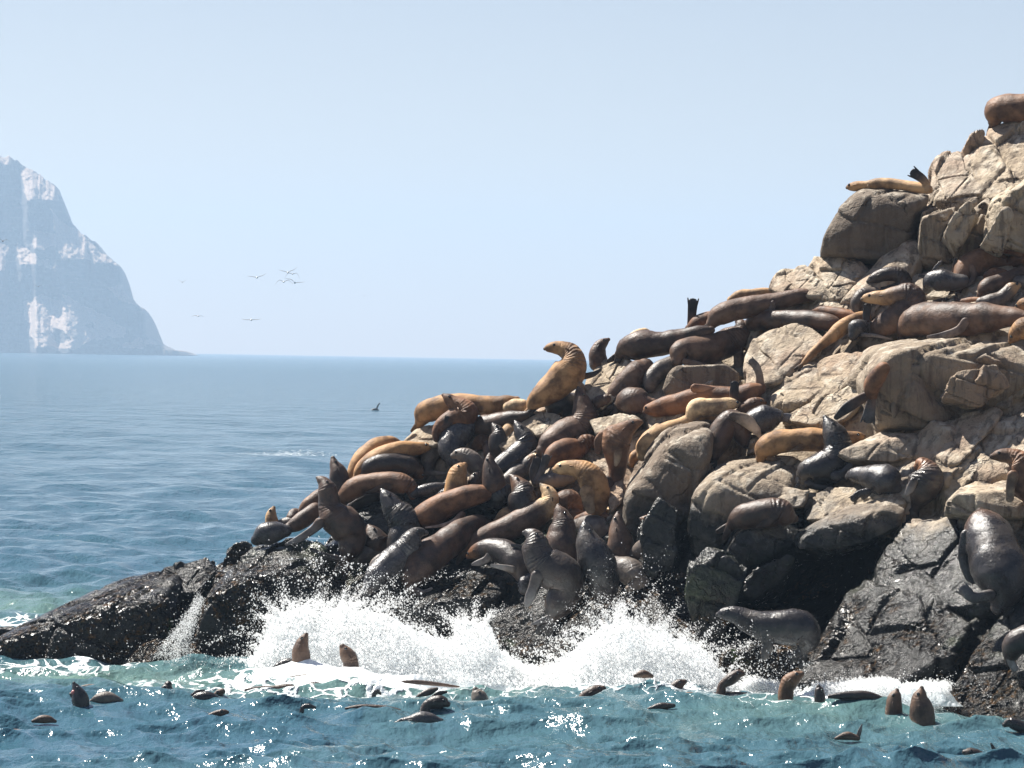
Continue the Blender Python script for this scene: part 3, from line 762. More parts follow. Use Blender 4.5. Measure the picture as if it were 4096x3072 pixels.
def lion(tile, coat, label, spine, fl=(), g=None, d=0.0, head=None, eye=1, Y=None, jaw=None, group=None, ear=1, dz=0.0, lift=0.0):
    """one sea lion traced tail to nose; fl = flippers (kind, toward-viewer offset, points), g = how many spine points rest on the rock"""
    P = px_of(tile, spine)
    base, wet = COAT[coat]; base = np.array(base)
    n0 = len(P)
    if Y is None:
        k = n0 if g is None else g
        hs = []
        for i in range(k):
            h = rock_hit(P[i, 0], P[i, 1] + 0.8 * P[i, 2])
            if h is None: h = float(slope_depth(P[i, 0], P[i, 1] + 0.8 * P[i, 2]))
            s_ = float(slope_depth(P[i, 0], P[i, 1] + .8 * P[i, 2]))
            hs.append(np.clip(h, s_ - 2.2, s_ + 1.2))
        hs = np.array(hs)
        L = np.concatenate([[0], np.cumsum(np.hypot(np.diff(P[:, 0]), np.diff(P[:, 1])))]) / 62.0
        if k > 2:
            a, b = np.polyfit(L[:k], hs, 1); a = float(np.clip(a, -0.7, 0.7)); b = float(np.median(hs - a * L[:k]))
        else: a, b = 0.0, float(np.median(hs))
        Yv = b + a * np.minimum(L, L[k - 1]) - 0.55 * P[:, 2] * 62 / F + d
        if k < n0: Yv = Yv + dz * np.clip((L - L[k - 1]), 0, 9)
    else:
        Yv = np.full(n0, float(Y)) + d
    Q = cr(np.concatenate([P, Yv[:, None]], 1), 7)
    Q[:, 2] = np.maximum(Q[:, 2], 0.5)
    C = at(Q[:, 0], Q[:, 1], Q[:, 3]); R = Q[:, 2] * Q[:, 3] / F
    C[:, 2] += lift
    # rolls of loose skin: slight swellings along the trunk
    sL = np.concatenate([[0], np.cumsum(np.linalg.norm(np.diff(C, axis=0), axis=1))])
    R = R * (1.11 + 0.025 * np.sin(sL * 7 + len(LIONS)))
    V, Fq, CC, TT, Rr, e1, e2 = sweep(C, R, 0.95, 18)
    nr = len(CC); ns = 18
    sd_ = len(LIONS) * 3.7; ce_ = np.repeat(CC, 18, 0)
    V = V + (V - ce_) * (0.10 * fbm(V * 3.2 + sd_, 2, 5) + 0.05 * fbm(V * 9 + sd_, 2, 6))[:, None]     # loose skin and fat
    s = np.concatenate([[0], np.cumsum(np.linalg.norm(np.diff(CC, axis=0), axis=1))]); t = s / s[-1]
    turn = np.linalg.norm(np.gradient(TT, axis=0), axis=1) / (np.gradient(s) + 1e-6) * Rr
    fold = np.clip(turn * 1.2 - 0.25, 0, 1) * np.clip((t - .4) * 4, 0, 1) * np.clip((.93 - t) * 12, 0, 1)
    cols = np.repeat(base[None, :], nr, 0)
    if head is not None:
        hc = np.array(COAT[head][0]); m_ = np.clip((t - 0.70) / 0.14, 0, 1)[:, None]; cols = cols * (1 - m_) + hc * m_
    nose = np.clip((t - 0.965) / 0.03, 0, 1)[:, None]
    if eye: cols = cols * (1 - .8 * nose) + np.array([.02, .018, .018]) * .8 * nose
    rump = np.clip((0.06 - t) / .06, 0, 1)[:, None]; cols = cols * (1 - .4 * rump) + np.array([.05, .04, .035]) * .4 * rump
    cols = np.repeat(cols, ns, 0); spn = np.repeat(s, ns); fld = np.repeat(fold, ns); wt = np.full(nr * ns, wet)
    VV = [V]; FF = list(Fq); nv = len(V)
    def more(V2, F2, c2, w2):
        nonlocal nv, cols, spn, fld, wt
        FF.extend([tuple(i + nv for i in f) for f in F2]); VV.append(V2); nv += len(V2)
        cols = np.concatenate([cols, c2]); k_ = len(V2); spn = np.concatenate([spn, np.zeros(k_)]); fld = np.concatenate([fld, np.zeros(k_)]); wt = np.concatenate([wt, np.full(k_, w2)])
    auto = []
    inv = lambda a: [((p_[0] * 4 - TILE[tile][0]) / TILE[tile][2], (p_[1] * 4 - TILE[tile][1]) / TILE[tile][2], p_[2] * 4 / TILE[tile][2]) for p_ in a]
    rm = float(Q[:, 2].max())
    if Y is None and g is None and n0 >= 6 and not any(f[0] == 'f' for f in fl):
        m1, m2, m3 = (Q[int(len(Q) * u)] for u in (.60, .52, .38))
        auto.append(('f', -.8, inv([(m1[0], m1[1] + .30 * m1[2], .42 * rm), (m2[0], m2[1] + .62 * m2[2], .32 * rm), ((m2[0] + m3[0]) / 2, (m2[1] + m3[1]) / 2 + .80 * m3[2], .24 * rm), (m3[0], m3[1] + .92 * m3[2], .08 * rm)]), base * .35))
    if Y is None and n0 >= 5 and Q[0, 2] < .55 * rm and not any(f[0] == 'h' for f in fl):
        dd_ = Q[0, :2] - Q[5, :2]; dd_ = dd_ / (np.linalg.norm(dd_) + 1e-6)
        for sg in (-1, 1):
            e_ = np.array([dd_[0] - sg * .35 * dd_[1], dd_[1] + sg * .35 * dd_[0]]); a_ = Q[0, :2]
            auto.append(('f', .25 * sg, inv([(*a_, .30 * rm), (*(a_ + e_ * .45 * rm), .27 * rm), (*(a_ + e_ * .95 * rm), .16 * rm)]), base * .3))
    for f in list(fl) + auto:
        kind, zo, pts = f[0], f[1], f[2]
        fc = np.array(f[3]) if len(f) > 3 else np.array((.030, .026, .026)) * (1.0 if coat in ('black', 'dark', 'slate') else 1.5)
        pf = px_of(tile, pts)
        i0 = int(np.argmin((Q[:, 0] - pf[0, 0]) ** 2 + (Q[:, 1] - pf[0, 1]) ** 2))
        Yf = Q[i0, 3] + zo * R[i0]
        q = cr(pf, 6); yy = np.full(len(q), Yf)
        c = at(q[:, 0], q[:, 1], yy); c[:, 2] += lift
        r = np.maximum(q[:, 2], 0.6) * Yf / F
        th = np.interp(np.linspace(0, 1, len(q) + 8), [0, .35, 1], [.6, .32, .2])
        v2, f2, *_ = sweep(c, r, th, 12)
        base_c = np.repeat(np.linspace(0, 1, len(q) + 8)[:, None] * 1.6, 12, 0).clip(0, 1)
        more(v2, f2, base[None, :] * (1 - base_c) + fc[None, :] * base_c, max(wet, .35))
        if kind == 'h':                                   # toes of a hind flipper
            tip = q[-1]; dr = q[-1, :2] - q[-3, :2]; dr = dr / (np.linalg.norm(dr) + 1e-6); pr = np.array([-dr[1], dr[0]])
            for j in range(5):
                u = (j - 2) / 2.0; wd = tip[2]
                a0 = tip[:2] + pr * u * wd * .75 - dr * wd * .5; ln = wd * (1.25 - .25 * (1 - abs(u))) * 1.15
                a1 = a0 + (dr + pr * u * .22) * ln; qq = np.array([a0, (a0 + a1) / 2, a1])
                c = at(qq[:, 0], qq[:, 1], np.full(3, Yf)); c[:, 2] += lift
                v2, f2, *_ = sweep(c, np.array([.2, .18, .12]) * wd * Yf / F, .6, 8)
                more(v2, f2, np.repeat(fc[None, :], len(v2), 0), max(wet, .35))
    hl = s[-1] - s                                          # distance back from the nose
    kids = []
    if eye:
        L_h = 0.36 * max(.55, min(1.25, float(R.max()) / .27))
        ie = int(np.argmin(np.abs(hl - L_h * .52))); ia = int(np.argmin(np.abs(hl - L_h * 1.05)))
        up = e1 if float(np.mean(e1[-8:, 2])) > 0 else -e1
        for sg in (-1, 1):
            nrm = up[ie] * .45 + sg * np.array([0, 1, 0]) * .85; nrm = nrm - TT[ie] * np.dot(nrm, TT[ie]); nrm /= np.linalg.norm(nrm)
            kids.append(CC[ie] + nrm * Rr[ie] * .93)
            if ear and ia > 4:
                nrm = up[ia] * .25 + sg * np.array([0, 1, 0]) * .95; nrm = nrm - TT[ia] * np.dot(nrm, TT[ia]); nrm /= np.linalg.norm(nrm)
                a = CC[ia] + nrm * Rr[ia] * .93
                v2, f2, *_ = sweep(np.array([a, a - TT[ia] * .03 + nrm * .01, a - TT[ia] * .055 + nrm * .022]), np.array([.014, .012, .005]), .8, 6)
                more(v2, f2, np.repeat((base * .6)[None, :], len(v2), 0), wet)
    if jaw is not None:
        pj = px_of(tile, jaw); c = at(pj[:, 0], pj[:, 1], np.full(len(pj), Q[-1, 3])); c[:, 2] += lift
        v2, f2, *_ = sweep(c, pj[:, 2] * Q[-1, 3] / F, .9, 10)
        more(v2, f2, np.repeat((base * .8)[None, :], len(v2), 0), wet)
    V = np.concatenate(VV); loc = V.mean(0); loc[2] = V[:, 2].min()
    me = mesh_from("sea_lion", V - loc, FF)
    set_attr(me, "coat", cols, 'FLOAT_COLOR'); set_attr(me, "spine", spn); set_attr(me, "fold", fld); set_attr(me, "wet", wt)
    o = add_obj("sea_lion", me, M_COAT, loc=tuple(loc))
    tag(o, label, "sea lion", group)
    for kx in kids:
        e = bpy.data.objects.new("eye", EYE_ME); COL.objects.link(e); e.parent = o; e.location = tuple(kx - loc)
    if jaw is not None:
        pj = px_of(tile, jaw); m_ = pj.mean(0); nx_ = Q[-1]
        cpos = at(np.array([(pj[-1, 0] + nx_[0]) / 2 * .5 + pj[0, 0] * .5]), np.array([(pj[-1, 1] + nx_[1]) / 2 * .5 + pj[0, 1] * .5]), np.array([Q[-1, 3] - .05]))[0]; cpos[2] += lift
        v2 = EYE_V * np.array([.034, .03, .038]); mo = add_obj("mouth", mesh_from("mouth", v2, EYE_F), M_MOUTH, parent=o, loc=tuple(cpos - loc))
    LIONS.append(o); return o

GR = "sea lions hauled out on the rocks"
PALE = (.42, .37, .30); GREYF = (.16, .15, .15); DK = (.025, .022, .024)
def R_(*a, **k): return lion(*a, group=GR, **k)

# --- the crag
R_('A', 'brown', "brown sea lion with pale rump on the highest rock, cut off by the frame", [(1845, 450, 55), (1870, 350, 110), (1980, 320, 122), (2120, 320, 128), (2280, 300, 128)], eye=0)
R_('A', 'tan', "slim tan sea lion stretched on the dark-faced boulder, one fanned hind flipper raised", [(1215, 1085, 40), (1120, 1068, 48), (980, 1045, 46), (840, 1030, 50), (740, 1030, 48), (640, 1045, 40), (540, 1055, 45), (475, 1062, 32), (448, 1068, 15)],
   fl=[('h', -.2, [(1205, 1040, 34), (1160, 985, 42), (1090, 935, 48)], DK)], head='gold', d=-.3)
# --- upper shelf, tile C
R_('C', 'rust', "rusty back showing behind the arched brown sea lion under the crag", [(1850, 240, 30), (1950, 228, 42), (2060, 250, 50), (2160, 300, 60)], eye=0)
R_('C', 'rust', "rusty sea lion at the frame edge just below the crag", [(2010, 345, 55), (2080, 315, 60), (2190, 300, 60)], eye=0)
R_('C', 'rust', "round rust-coloured sea lion asleep beneath the arched brown one's throat", [(1785, 480, 45), (1850, 462, 56), (1940, 465, 42), (1995, 470, 18)], eye=0)
R_('C', 'brown', "brown sea lion arching its neck over a neighbour, pale flipper hanging down", [(1500, 585, 50), (1540, 500, 95), (1610, 410, 125), (1730, 330, 105), (1850, 315, 80), (1950, 360, 72), (2020, 400, 50), (2058, 425, 22)], g=3,
   fl=[('f', -1.0, [(1630, 400, 34), (1645, 500, 28), (1570, 575, 24), (1390, 620, 14)], GREYF), ('f', .3, [(1460, 450, 22), (1470, 380, 22), (1475, 320, 12)], DK)])
R_('C', 'slate', "blue-grey rump with splayed hind flippers beside the arched brown sea lion", [(1205, 610, 40), (1250, 540, 80), (1350, 520, 92), (1450, 535, 80), (1540, 530, 60)], eye=0, d=-.2,
   fl=[('h', 0, [(1230, 500, 22), (1180, 490, 20), (1135, 478, 14)], DK), ('f', .2, [(1240, 480, 18), (1290, 400, 18), (1340, 345, 9)], GREYF)])
R_('C', 'umber', "brown sea lion sloping down to the frame edge behind the big sleeping bull", [(1720, 665, 40), (1770, 600, 78), (1880, 545, 72), (2000, 490, 62), (2140, 450, 62)], eye=0)
R_('C', 'grey', "grey-tan flank at the frame edge above the wrinkled neck", [(1985, 545, 25), (2060, 530, 42), (2160, 540, 62)], eye=0)
R_('C', 'grey', "grey sea lion with wrinkled neck leaning on a brown one at the frame edge", [(1715, 735, 45), (1800, 728, 68), (1900, 700, 66), (1965, 645, 62), (2020, 595, 55), (2070, 575, 28)], g=3, head='tan')
R_('C', 'tan', "orange-tan head peeping out behind the big sleeping bull", [(1095, 740, 48), (1150, 695, 46), (1215, 672, 40), (1258, 695, 18)], d=.2)
R_('C', 'rust', "thin rusty back lying just above the big sleeping bull", [(1490, 735, 20), (1600, 718, 28), (1700, 712, 25)], eye=0, fl=[('f', 0, [(1500, 720, 16), (1482, 690, 16), (1485, 650, 10)], DK)])
R_('C', 'umber', "small brown head resting on the pale ledge above the sleeping bull", [(1270, 735, 20), (1350, 715, 22), (1425, 710, 14)])
R_('C', 'umber', "big brown bull asleep on its side on the ledge, grey flipper tucked under", [(985, 1060, 45), (1005, 985, 85), (1090, 920, 132), (1250, 895, 152), (1450, 895, 156), (1620, 890, 146), (1780, 885, 128), (1920, 875, 100), (2040, 875, 84), (2130, 885, 60)], eye=0, d=-.25,
   fl=[('f', -1.0, [(1570, 920, 44), (1500, 1000, 42), (1350, 1045, 30), (1215, 1062, 14)], GREYF), ('f', -.6, [(1030, 1065, 30), (1120, 1055, 22), (1210, 1045, 10)], GREYF)])
R_('C', 'gold', "orange-brown head hanging over the ledge at the frame edge", [(2230, 980, 95), (2130, 985, 95), (2060, 1025, 74), (2015, 1080, 46), (1995, 1105, 22)], g=2, d=-.2)
R_('C', 'gold', "golden head and shoulder at the frame edge beside the bull's muzzle", [(2170, 750, 55), (2110, 755, 52), (2060, 785, 26)], d=-.4)
R_('C', 'dark', "dark sea lion with its neck bent right back over the tan one", [(800, 650, 70), (930, 610, 70), (985, 545, 72), (940, 475, 72), (850, 465, 66), (760, 485, 60), (690, 515, 46), (650, 535, 22)], g=2, d=.15)
R_('C', 'grey', "pale grey-green flank squeezed behind the scratching tan sea lion", [(535, 810, 40), (545, 730, 62), (600, 665, 62), (710, 645, 50)], eye=0)
R_('C', 'umber', "tan-throated sea lion twisting back to scratch its face with a hind flipper", [(680, 1000, 65), (800, 950, 102), (950, 860, 118), (1070, 760, 125), (1040, 670, 112), (940, 665, 84), (820, 690, 70), (710, 690, 56), (630, 695, 40), (590, 705, 18)], g=3, head='tan', d=-.2,
   fl=[('h', -.8, [(655, 960, 42), (630, 880, 36), (640, 780, 40)], DK)])
R_('C', 'slate', "round blue-grey rump tucked below the scratching sea lion", [(500, 1050, 45), (540, 985, 78), (610, 965, 62)], eye=0, d=-.3, fl=[('f', -1, [(600, 1040, 22), (720, 1050, 18), (860, 1080, 8)], GREYF)])
R_('C', 'gold', "narrow golden sea lion lying down the crack between two pale slabs", [(10, 1335, 14), (100, 1235, 36), (200, 1140, 42), (300, 1060, 55), (400, 975, 66), (520, 905, 62), (620, 865, 48)], eye=0, d=-.1)
R_('C', 'rust', "red-brown sea lion lying behind the dark one above the pale slab", [(560, 870, 30), (450, 855, 52), (320, 832, 52), (200, 815, 42), (120, 820, 14)], eye=0)
# --- tile B
R_('D', 'umber', "dark brown head raised on the skyline behind the grey boulder", [(1880, 360, 80), (1872, 280, 76), (1895, 205, 60), (1945, 158, 36), (1975, 138, 17)], g=1, d=.3)
R_('B', 'cream', "cream shoulder behind the dark sea lion on the skyline", [(250, 870, 38), (350, 805, 44), (425, 772, 32), (458, 765, 12)], eye=0, d=.5)
R_('B', 'dbrown', "large dark brown sea lion slumped along the skyline, cream one behind it", [(190, 990, 48), (250, 930, 92), (370, 900, 124), (550, 890, 110), (720, 860, 98), (850, 815, 74), (950, 785, 66), (1050, 760, 38)], eye=0,
   fl=[('f', -.9, [(250, 1000, 32), (330, 1020, 26), (420, 1045, 12)], DK)])
R_('B', 'rust', "reddish sea lion with one black hind flipper held straight up against the sky", [(850, 750, 45), (940, 690, 72), (1060, 645, 62), (1150, 645, 40)], eye=0, d=.3, fl=[('h', 0, [(868, 740, 44), (872, 610, 42), (880, 505, 48)], DK)])
R_('B', 'tan', "pale tan sea lion dozing behind the long grey-brown one under the crag", [(1245, 475, 38), (1330, 435, 52), (1440, 425, 52), (1560, 402, 42), (1665, 402, 26)], eye=0, d=.3)
R_('B', 'umber', "long grey-brown sea lion lying uphill with its chin on the rock", [(1060, 695, 48), (1120, 630, 84), (1250, 570, 98), (1420, 535, 94), (1580, 515, 86), (1720, 480, 78), (1850, 440, 68), (1950, 428, 56), (2020, 448, 38), (2068, 462, 18)],
   fl=[('f', -.9, [(1640, 510, 34), (1620, 570, 26), (1560, 590, 12)], GREYF)])
R_('B', 'dbrown', "dark brown sea lion stretched level behind the pale leaning slab", [(2290, 720, 30), (2190, 690, 72), (2060, 670, 78), (1930, 660, 82), (1790, 660, 84), (1650, 662, 88), (1510, 670, 82), (1410, 715, 55)], eye=0)
R_('B', 'umber', "brown sea lion perched on the square block with its back to us", [(735, 1050, 55), (760, 965, 95), (840, 950, 116), (960, 955, 124), (1090, 930, 128), (1200, 885, 126), (1290, 825, 108), (1338, 755, 78), (1330, 705, 56), (1312, 680, 30)], g=6, eye=0, d=-.1,
   fl=[('f', -.3, [(1310, 940, 52), (1310, 1060, 42), (1295, 1140, 34), (1280, 1200, 20)], (.24, .20, .15)), ('f', -.9, [(810, 1060, 34), (900, 1075, 26), (1015, 1092, 10)], (.13, .10, .08))])
R_('B', 'umber', "brown sea lion lying head-down the slope beside the grey boulder", [(30, 1565, 28), (60, 1480, 50), (105, 1410, 66), (185, 1330, 90), (275, 1240, 112), (365, 1160, 114), (430, 1112, 78)], eye=0)
R_('B', 'grey', "grey-brown rump leaning against the square block's sloping side", [(470, 1295, 55), (490, 1230, 74), (560, 1150, 82), (650, 1090, 72), (720, 1040, 50)], eye=0, d=-.1)
R_('B', 'umber', "rounded shiny brown body just in front of the rust-red sleeper's nose", [(195, 1470, 55), (255, 1435, 108), (340, 1430, 118), (430, 1452, 86), (500, 1445, 38)], eye=0, d=-.2)
R_('B', 'rust', "rust-red sea lion sleeping on its back with flippers in the air", [(1525, 1315, 48), (1430, 1350, 88), (1300, 1385, 88), (1150, 1385, 82), (1000, 1375, 80), (880, 1405, 84), (760, 1455, 92), (640, 1482, 86), (540, 1502, 74), (460, 1515, 52), (425, 1535, 22)], d=-.15, ear=0,
   fl=[('h', .2, [(1515, 1300, 44), (1512, 1190, 36), (1478, 1100, 38), (1440, 1060, 34)], (.17, .155, .14)), ('f', -.9, [(900, 1310, 44), (1000, 1312, 34), (1110, 1330, 24), (1225, 1340, 10)], (.20, .13, .10)), ('h', -.9, [(1272, 1420, 46), (1272, 1340, 44), (1278, 1280, 40)], DK)])
R_('B', 'cream', "cream sea lion with lifted face in front of the rust-red sleeper", [(865, 1590, 55), (920, 1505, 86), (1020, 1492, 80), (1120, 1485, 76), (1220, 1462, 56), (1300, 1462, 34), (1338, 1466, 15)], d=-.35)
# --- tile E
R_('E', 'tan', "slender tan sea lion sprawled along the top of the white-stained boulder", [(400, 765, 48), (430, 680, 82), (520, 585, 84), (640, 530, 78), (760, 482, 68), (870, 425, 56), (960, 392, 42), (1040, 392, 35), (1098, 405, 15)], d=-.2)
R_('E', 'brown', "brown head turned uphill behind the blue-grey sea lion's back", [(1325, 350, 40), (1400, 305, 62), (1470, 270, 55), (1530, 262, 40), (1562, 262, 18)], d=-.1)
R_('E', 'slate', "blue-grey sea lion lying away from us with a broad flipper spread on the rock", [(1360, 470, 70), (1480, 440, 112), (1590, 410, 112), (1690, 395, 72), (1730, 400, 40)], eye=0, d=-.3, fl=[('f', -.3, [(1700, 400, 42), (1800, 412, 44), (1890, 450, 30)], (.10, .11, .13))])
R_('E', 'dbrown', "wet dark sea lion doubled over to groom, cream-lined flipper lifted", [(1080, 770, 45), (1110, 660, 88), (1170, 510, 108), (1250, 430, 96), (1320, 490, 86), (1360, 590, 74), (1400, 655, 46), (1480, 640, 24), (1540, 610, 12)], g=3, head='black', d=-.2,
   fl=[('f', -1.1, [(1260, 385, 40), (1380, 430, 62), (1470, 510, 48), (1515, 580, 20)], PALE)])
R_('E', 'gold', "golden-brown sea lion asleep on the tan boulder behind the black bull", [(1530, 790, 48), (1570, 700, 95), (1680, 642, 104), (1820, 622, 104), (1960, 612, 98), (2100, 615, 92), (2240, 610, 78), (2376, 600, 64), (2456, 585, 44), (2500, 580, 18)], d=-.15,
   fl=[('f', -.9, [(1600, 790, 30), (1660, 800, 20), (1710, 795, 8)], (.20, .14, .09)), ('f', -.9, [(1900, 680, 26), (1850, 705, 18), (1800, 720, 8)], (.24, .17, .1))])
R_('E', 'brown', "tawny sea lion standing with lifted head among the grey boulders", [(150, 1010, 62), (165, 870, 84), (150, 730, 112), (150, 620, 128), (215, 550, 98), (280, 495, 66), (340, 462, 46), (390, 446, 20)], g=2, d=-.1,
   fl=[('f', .1, [(40, 590, 70), (0, 640, 60), (-20, 720, 30)], (.12, .075, .05)), ('f', -.9, [(170, 720, 40), (165, 790, 34), (150, 850, 18)], (.3, .24, .17))])
R_('E', 'gold', "small orange-brown back between the tawny sea lion and the white-stained boulder", [(305, 850, 28), (335, 780, 52), (392, 725, 40)], eye=0)
R_('E', 'cream', "whitish face looking up behind the slender tan sea lion", [(500, 545, 32), (550, 495, 36), (600, 468, 17)], d=.1)
R_('E', 'dbrown', "dark brown sea lion sleeping on the ledge above the hollow", [(1240, 1430, 45), (1320, 1365, 100), (1450, 1335, 122), (1580, 1312, 134), (1700, 1298, 122), (1780, 1340, 90), (1838, 1365, 38)], eye=0, d=-.2)
# --- tile F
R_('F', 'black', "huge black bull sitting upright with its muzzle to the sky", [(40, 1000, 50), (70, 930, 105), (180, 900, 140), (285, 860, 158), (345, 780, 140), (362, 680, 126), (335, 585, 112), (295, 505, 84), (262, 445, 52), (238, 405, 24)], g=4, d=-.2,
   fl=[('f', -1, [(340, 960, 56), (410, 930, 40), (470, 860, 30)], DK), ('f', -.8, [(80, 1030, 44), (180, 1060, 34), (320, 1070, 14)], DK)])
R_('F', 'slate', "dark grey sea lion curled up beside the upright black bull", [(905, 1075, 55), (840, 1015, 130), (730, 985, 132), (610, 960, 92), (510, 950, 62), (455, 965, 28)], eye=0, d=-.2,
   fl=[('h', -1, [(640, 1110, 40), (560, 1130, 36), (510, 1170, 34)], DK), ('f', -1, [(600, 1160, 24), (740, 1170, 18), (870, 1160, 8)], GREYF), ('f', -.2, [(910, 980, 24), (950, 1010, 20), (975, 1050, 12)], GREYF)])
R_('F', 'dark', "dark sea lion seen from behind on the ledge, rusty head tucked away", [(1085, 1290, 30), (1120, 1200, 72), (1165, 1090, 138), (1205, 985, 158), (1200, 905, 104), (1150, 845, 60), (1110, 870, 30)], g=4, head='rust', eye=0, d=-.2,
   fl=[('f', -.9, [(1080, 1010, 40), (1045, 1080, 40), (1015, 1125, 22)], GREYF)])
R_('F', 'rust', "rusty brown sea lion at the frame edge bending its neck over the pale rock", [(2230, 1170, 110), (2150, 1030, 135), (2100, 900, 122), (2060, 810, 98), (1980, 770, 68), (1890, 765, 56), (1825, 775, 28)], g=2, d=-.2, head='brown',
   fl=[('f', -.8, [(2020, 960, 60), (1995, 1070, 44), (1990, 1170, 40)], (.30, .24, .17))])
R_('F', 'rust', "sea lion hidden by the big boulder with two black hind flippers dangling out", [(680, 200, 48), (680, 115, 72), (730, 20, 72), (790, -60, 60)], eye=0, d=-.35,
   fl=[('f', -.5, [(640, 190, 40), (560, 240, 50), (450, 310, 52), (345, 400, 26)], DK), ('h', -.5, [(685, 200, 36), (665, 310, 52), (650, 400, 60)], (.07, .07, .075))])
R_('J', 'black', "massive black bull lying away from us on the wet slab, furry brown nape", [(1880, 780, 70), (1930, 590, 200), (1880, 370, 245), (1800, 160, 215), (1745, 20, 180), (1725, -60, 110), (1718, -110, 55)], eye=0, d=-.4, head='dbrown',
   fl=[('h', -.9, [(1800, 670, 60), (1650, 690, 54), (1560, 620, 56)], (.06, .06, .065)), ('f', -.5, [(1580, 100, 60), (1545, 300, 46), (1600, 480, 44), (1640, 540, 24)], (.04, .04, .045))])
R_('J', 'dark', "dark rump with pale hind flipper at the frame edge near the water", [(1990, 1290, 42), (2030, 1150, 112), (2130, 1085, 124), (2260, 1050, 120)], eye=0, d=-.3, fl=[('h', -.6, [(1985, 1250, 36), (2010, 1320, 36), (2035, 1360, 34)], (.30, .29, .29))])
# --- tile D
R_('D', 'gold', "tall golden sea lion sitting bolt upright on the skyline with its chin up", [(1235, 815, 32), (1285, 725, 76), (1375, 655, 108), (1480, 575, 134), (1570, 485, 146), (1625, 400, 132), (1632, 325, 114), (1600, 262, 90), (1530, 225, 66), (1455, 215, 50), (1398, 222, 32), (1374, 226, 15)], g=5,
   fl=[('f', .1, [(1700, 490, 36), (1770, 482, 30), (1840, 462, 26), (1900, 425, 14)], DK), ('f', -.4, [(1690, 560, 34), (1730, 590, 26), (1700, 640, 14)], (.16, .12, .09))], d=-.1)
R_('D', 'cream', "small cream sea lion behind the tall golden one, grey hind flipper raised", [(1030, 785, 50), (1100, 765, 62), (1190, 765, 52), (1240, 775, 30)], eye=0, d=.1, fl=[('h', 0, [(1222, 730, 22), (1245, 670, 22), (1275, 625, 22)], GREYF)])
R_('D', 'gold', "long golden-brown sea lion asleep along the shore edge against the sea", [(190, 925, 46), (240, 835, 102), (350, 795, 104), (500, 755, 98), (650, 752, 92), (800, 762, 86), (930, 752, 72), (1040, 730, 60), (1108, 705, 28)], eye=0, d=.1)
R_('D', 'rust', "reddish sea lion throwing its head back in front of the golden sleeper", [(345, 1085, 26), (345, 1010, 40), (400, 935, 62), (510, 890, 92), (620, 840, 110), (580, 775, 88), (500, 728, 62), (450, 692, 44), (412, 665, 18)], g=4, d=-.1,
   fl=[('h', -.8, [(400, 980, 26), (430, 930, 28), (450, 890, 28)], DK), ('f', -.8, [(420, 970, 24), (490, 910, 26), (545, 868, 16)], DK)])
R_('D', 'slate', "dark grey wet sea lion twisting its head round behind the rusty hind flipper", [(520, 1290, 75), (485, 1190, 112), (505, 1090, 124), (580, 1015, 104), (635, 960, 74), (612, 912, 50), (565, 955, 28)], g=3, eye=0, d=-.2)
R_('D', 'dbrown', "dark brown sea lion lying full length below the golden sleeper", [(1195, 855, 38), (1050, 895, 78), (900, 935, 94), (780, 962, 94), (690, 985, 60)], eye=0)
R_('D', 'dark', "dark sea lion roaring with its pink mouth open", [(935, 1260, 68), (935, 1160, 82), (932, 1070, 78), (925, 1010, 58), (900, 970, 36), (882, 945, 18)], g=1, jaw=[(950, 1030, 30), (985, 1000, 24), (1000, 975, 14)])
R_('D', 'tan', "tan back showing between the roaring dark sea lion and the one beside it", [(1000, 1090, 40), (1020, 1010, 58), (1030, 955, 40)], eye=0, d=.2)
R_('D', 'black', "black sea lion pointing its muzzle straight up beside the flat grey rock", [(885, 1430, 55), (965, 1355, 100), (1085, 1275, 112), (1190, 1175, 118), (1190, 1085, 100), (1142, 1005, 68), (1108, 945, 36), (1092, 916, 14)], g=4, d=-.1)
R_('D', 'umber', "upright brown sea lion with pale belly pointing its nose skyward near the centre", [(1350, 1195, 55), (1430, 1120, 112), (1560, 1045, 134), (1690, 995, 142), (1748, 890, 126), (1740, 780, 92), (1716, 690, 62), (1698, 622, 36), (1690, 594, 15)], g=4, d=-.15)
R_('D', 'dark', "dark round-backed sea lion curled under the tall golden one", [(1435, 835, 45), (1470, 765, 102), (1570, 742, 104), (1660, 722, 70)], eye=0)
R_('D', 'umber', "short brown flank between the upright brown and the head-down sea lion", [(1805, 790, 38), (1880, 735, 54), (1955, 700, 42)], eye=0)
R_('D', 'rust', "ruddy sea lion lying with its face turned towards the tawny standing one", [(1390, 1300, 55), (1480, 1225, 92), (1580, 1185, 104), (1680, 1172, 94), (1750, 1122, 78), (1812, 1112, 60), (1862, 1152, 26)], g=4, d=-.2)
R_('D', 'grey', "mottled grey sea lion with tan head behind the raised black flippers", [(990, 1490, 55), (1080, 1435, 82), (1170, 1375, 78), (1215, 1312, 62), (1255, 1268, 46), (1300, 1252, 40), (1340, 1255, 15)], g=3, head='tan', d=-.1)
R_('D', 'grey', "shiny grey sea lion on its back with both black hind flippers up", [(1290, 1500, 30), (1360, 1482, 52), (1430, 1470, 72), (1520, 1462, 76), (1615, 1450, 50)], eye=0, d=-.1,
   fl=[('h', -.2, [(1290, 1490, 46), (1265, 1390, 42), (1300, 1300, 46)], DK), ('h', -.5, [(1300, 1490, 38), (1350, 1370, 34), (1385, 1265, 40)], (.055, .055, .06))])
R_('D', 'gold', "golden-brown head held up in the middle of the crowd, dark wet body below", [(530, 1640, 115), (535, 1560, 105), (540, 1480, 96), (552, 1410, 84), (582, 1358, 58), (612, 1328, 26)], g=1, d=-.1)
R_('D', 'dbrown', "small dark head with pale cheeks next to the golden-brown one", [(700, 1570, 55), (705, 1500, 62), (718, 1438, 46), (740, 1402, 20)], g=1)
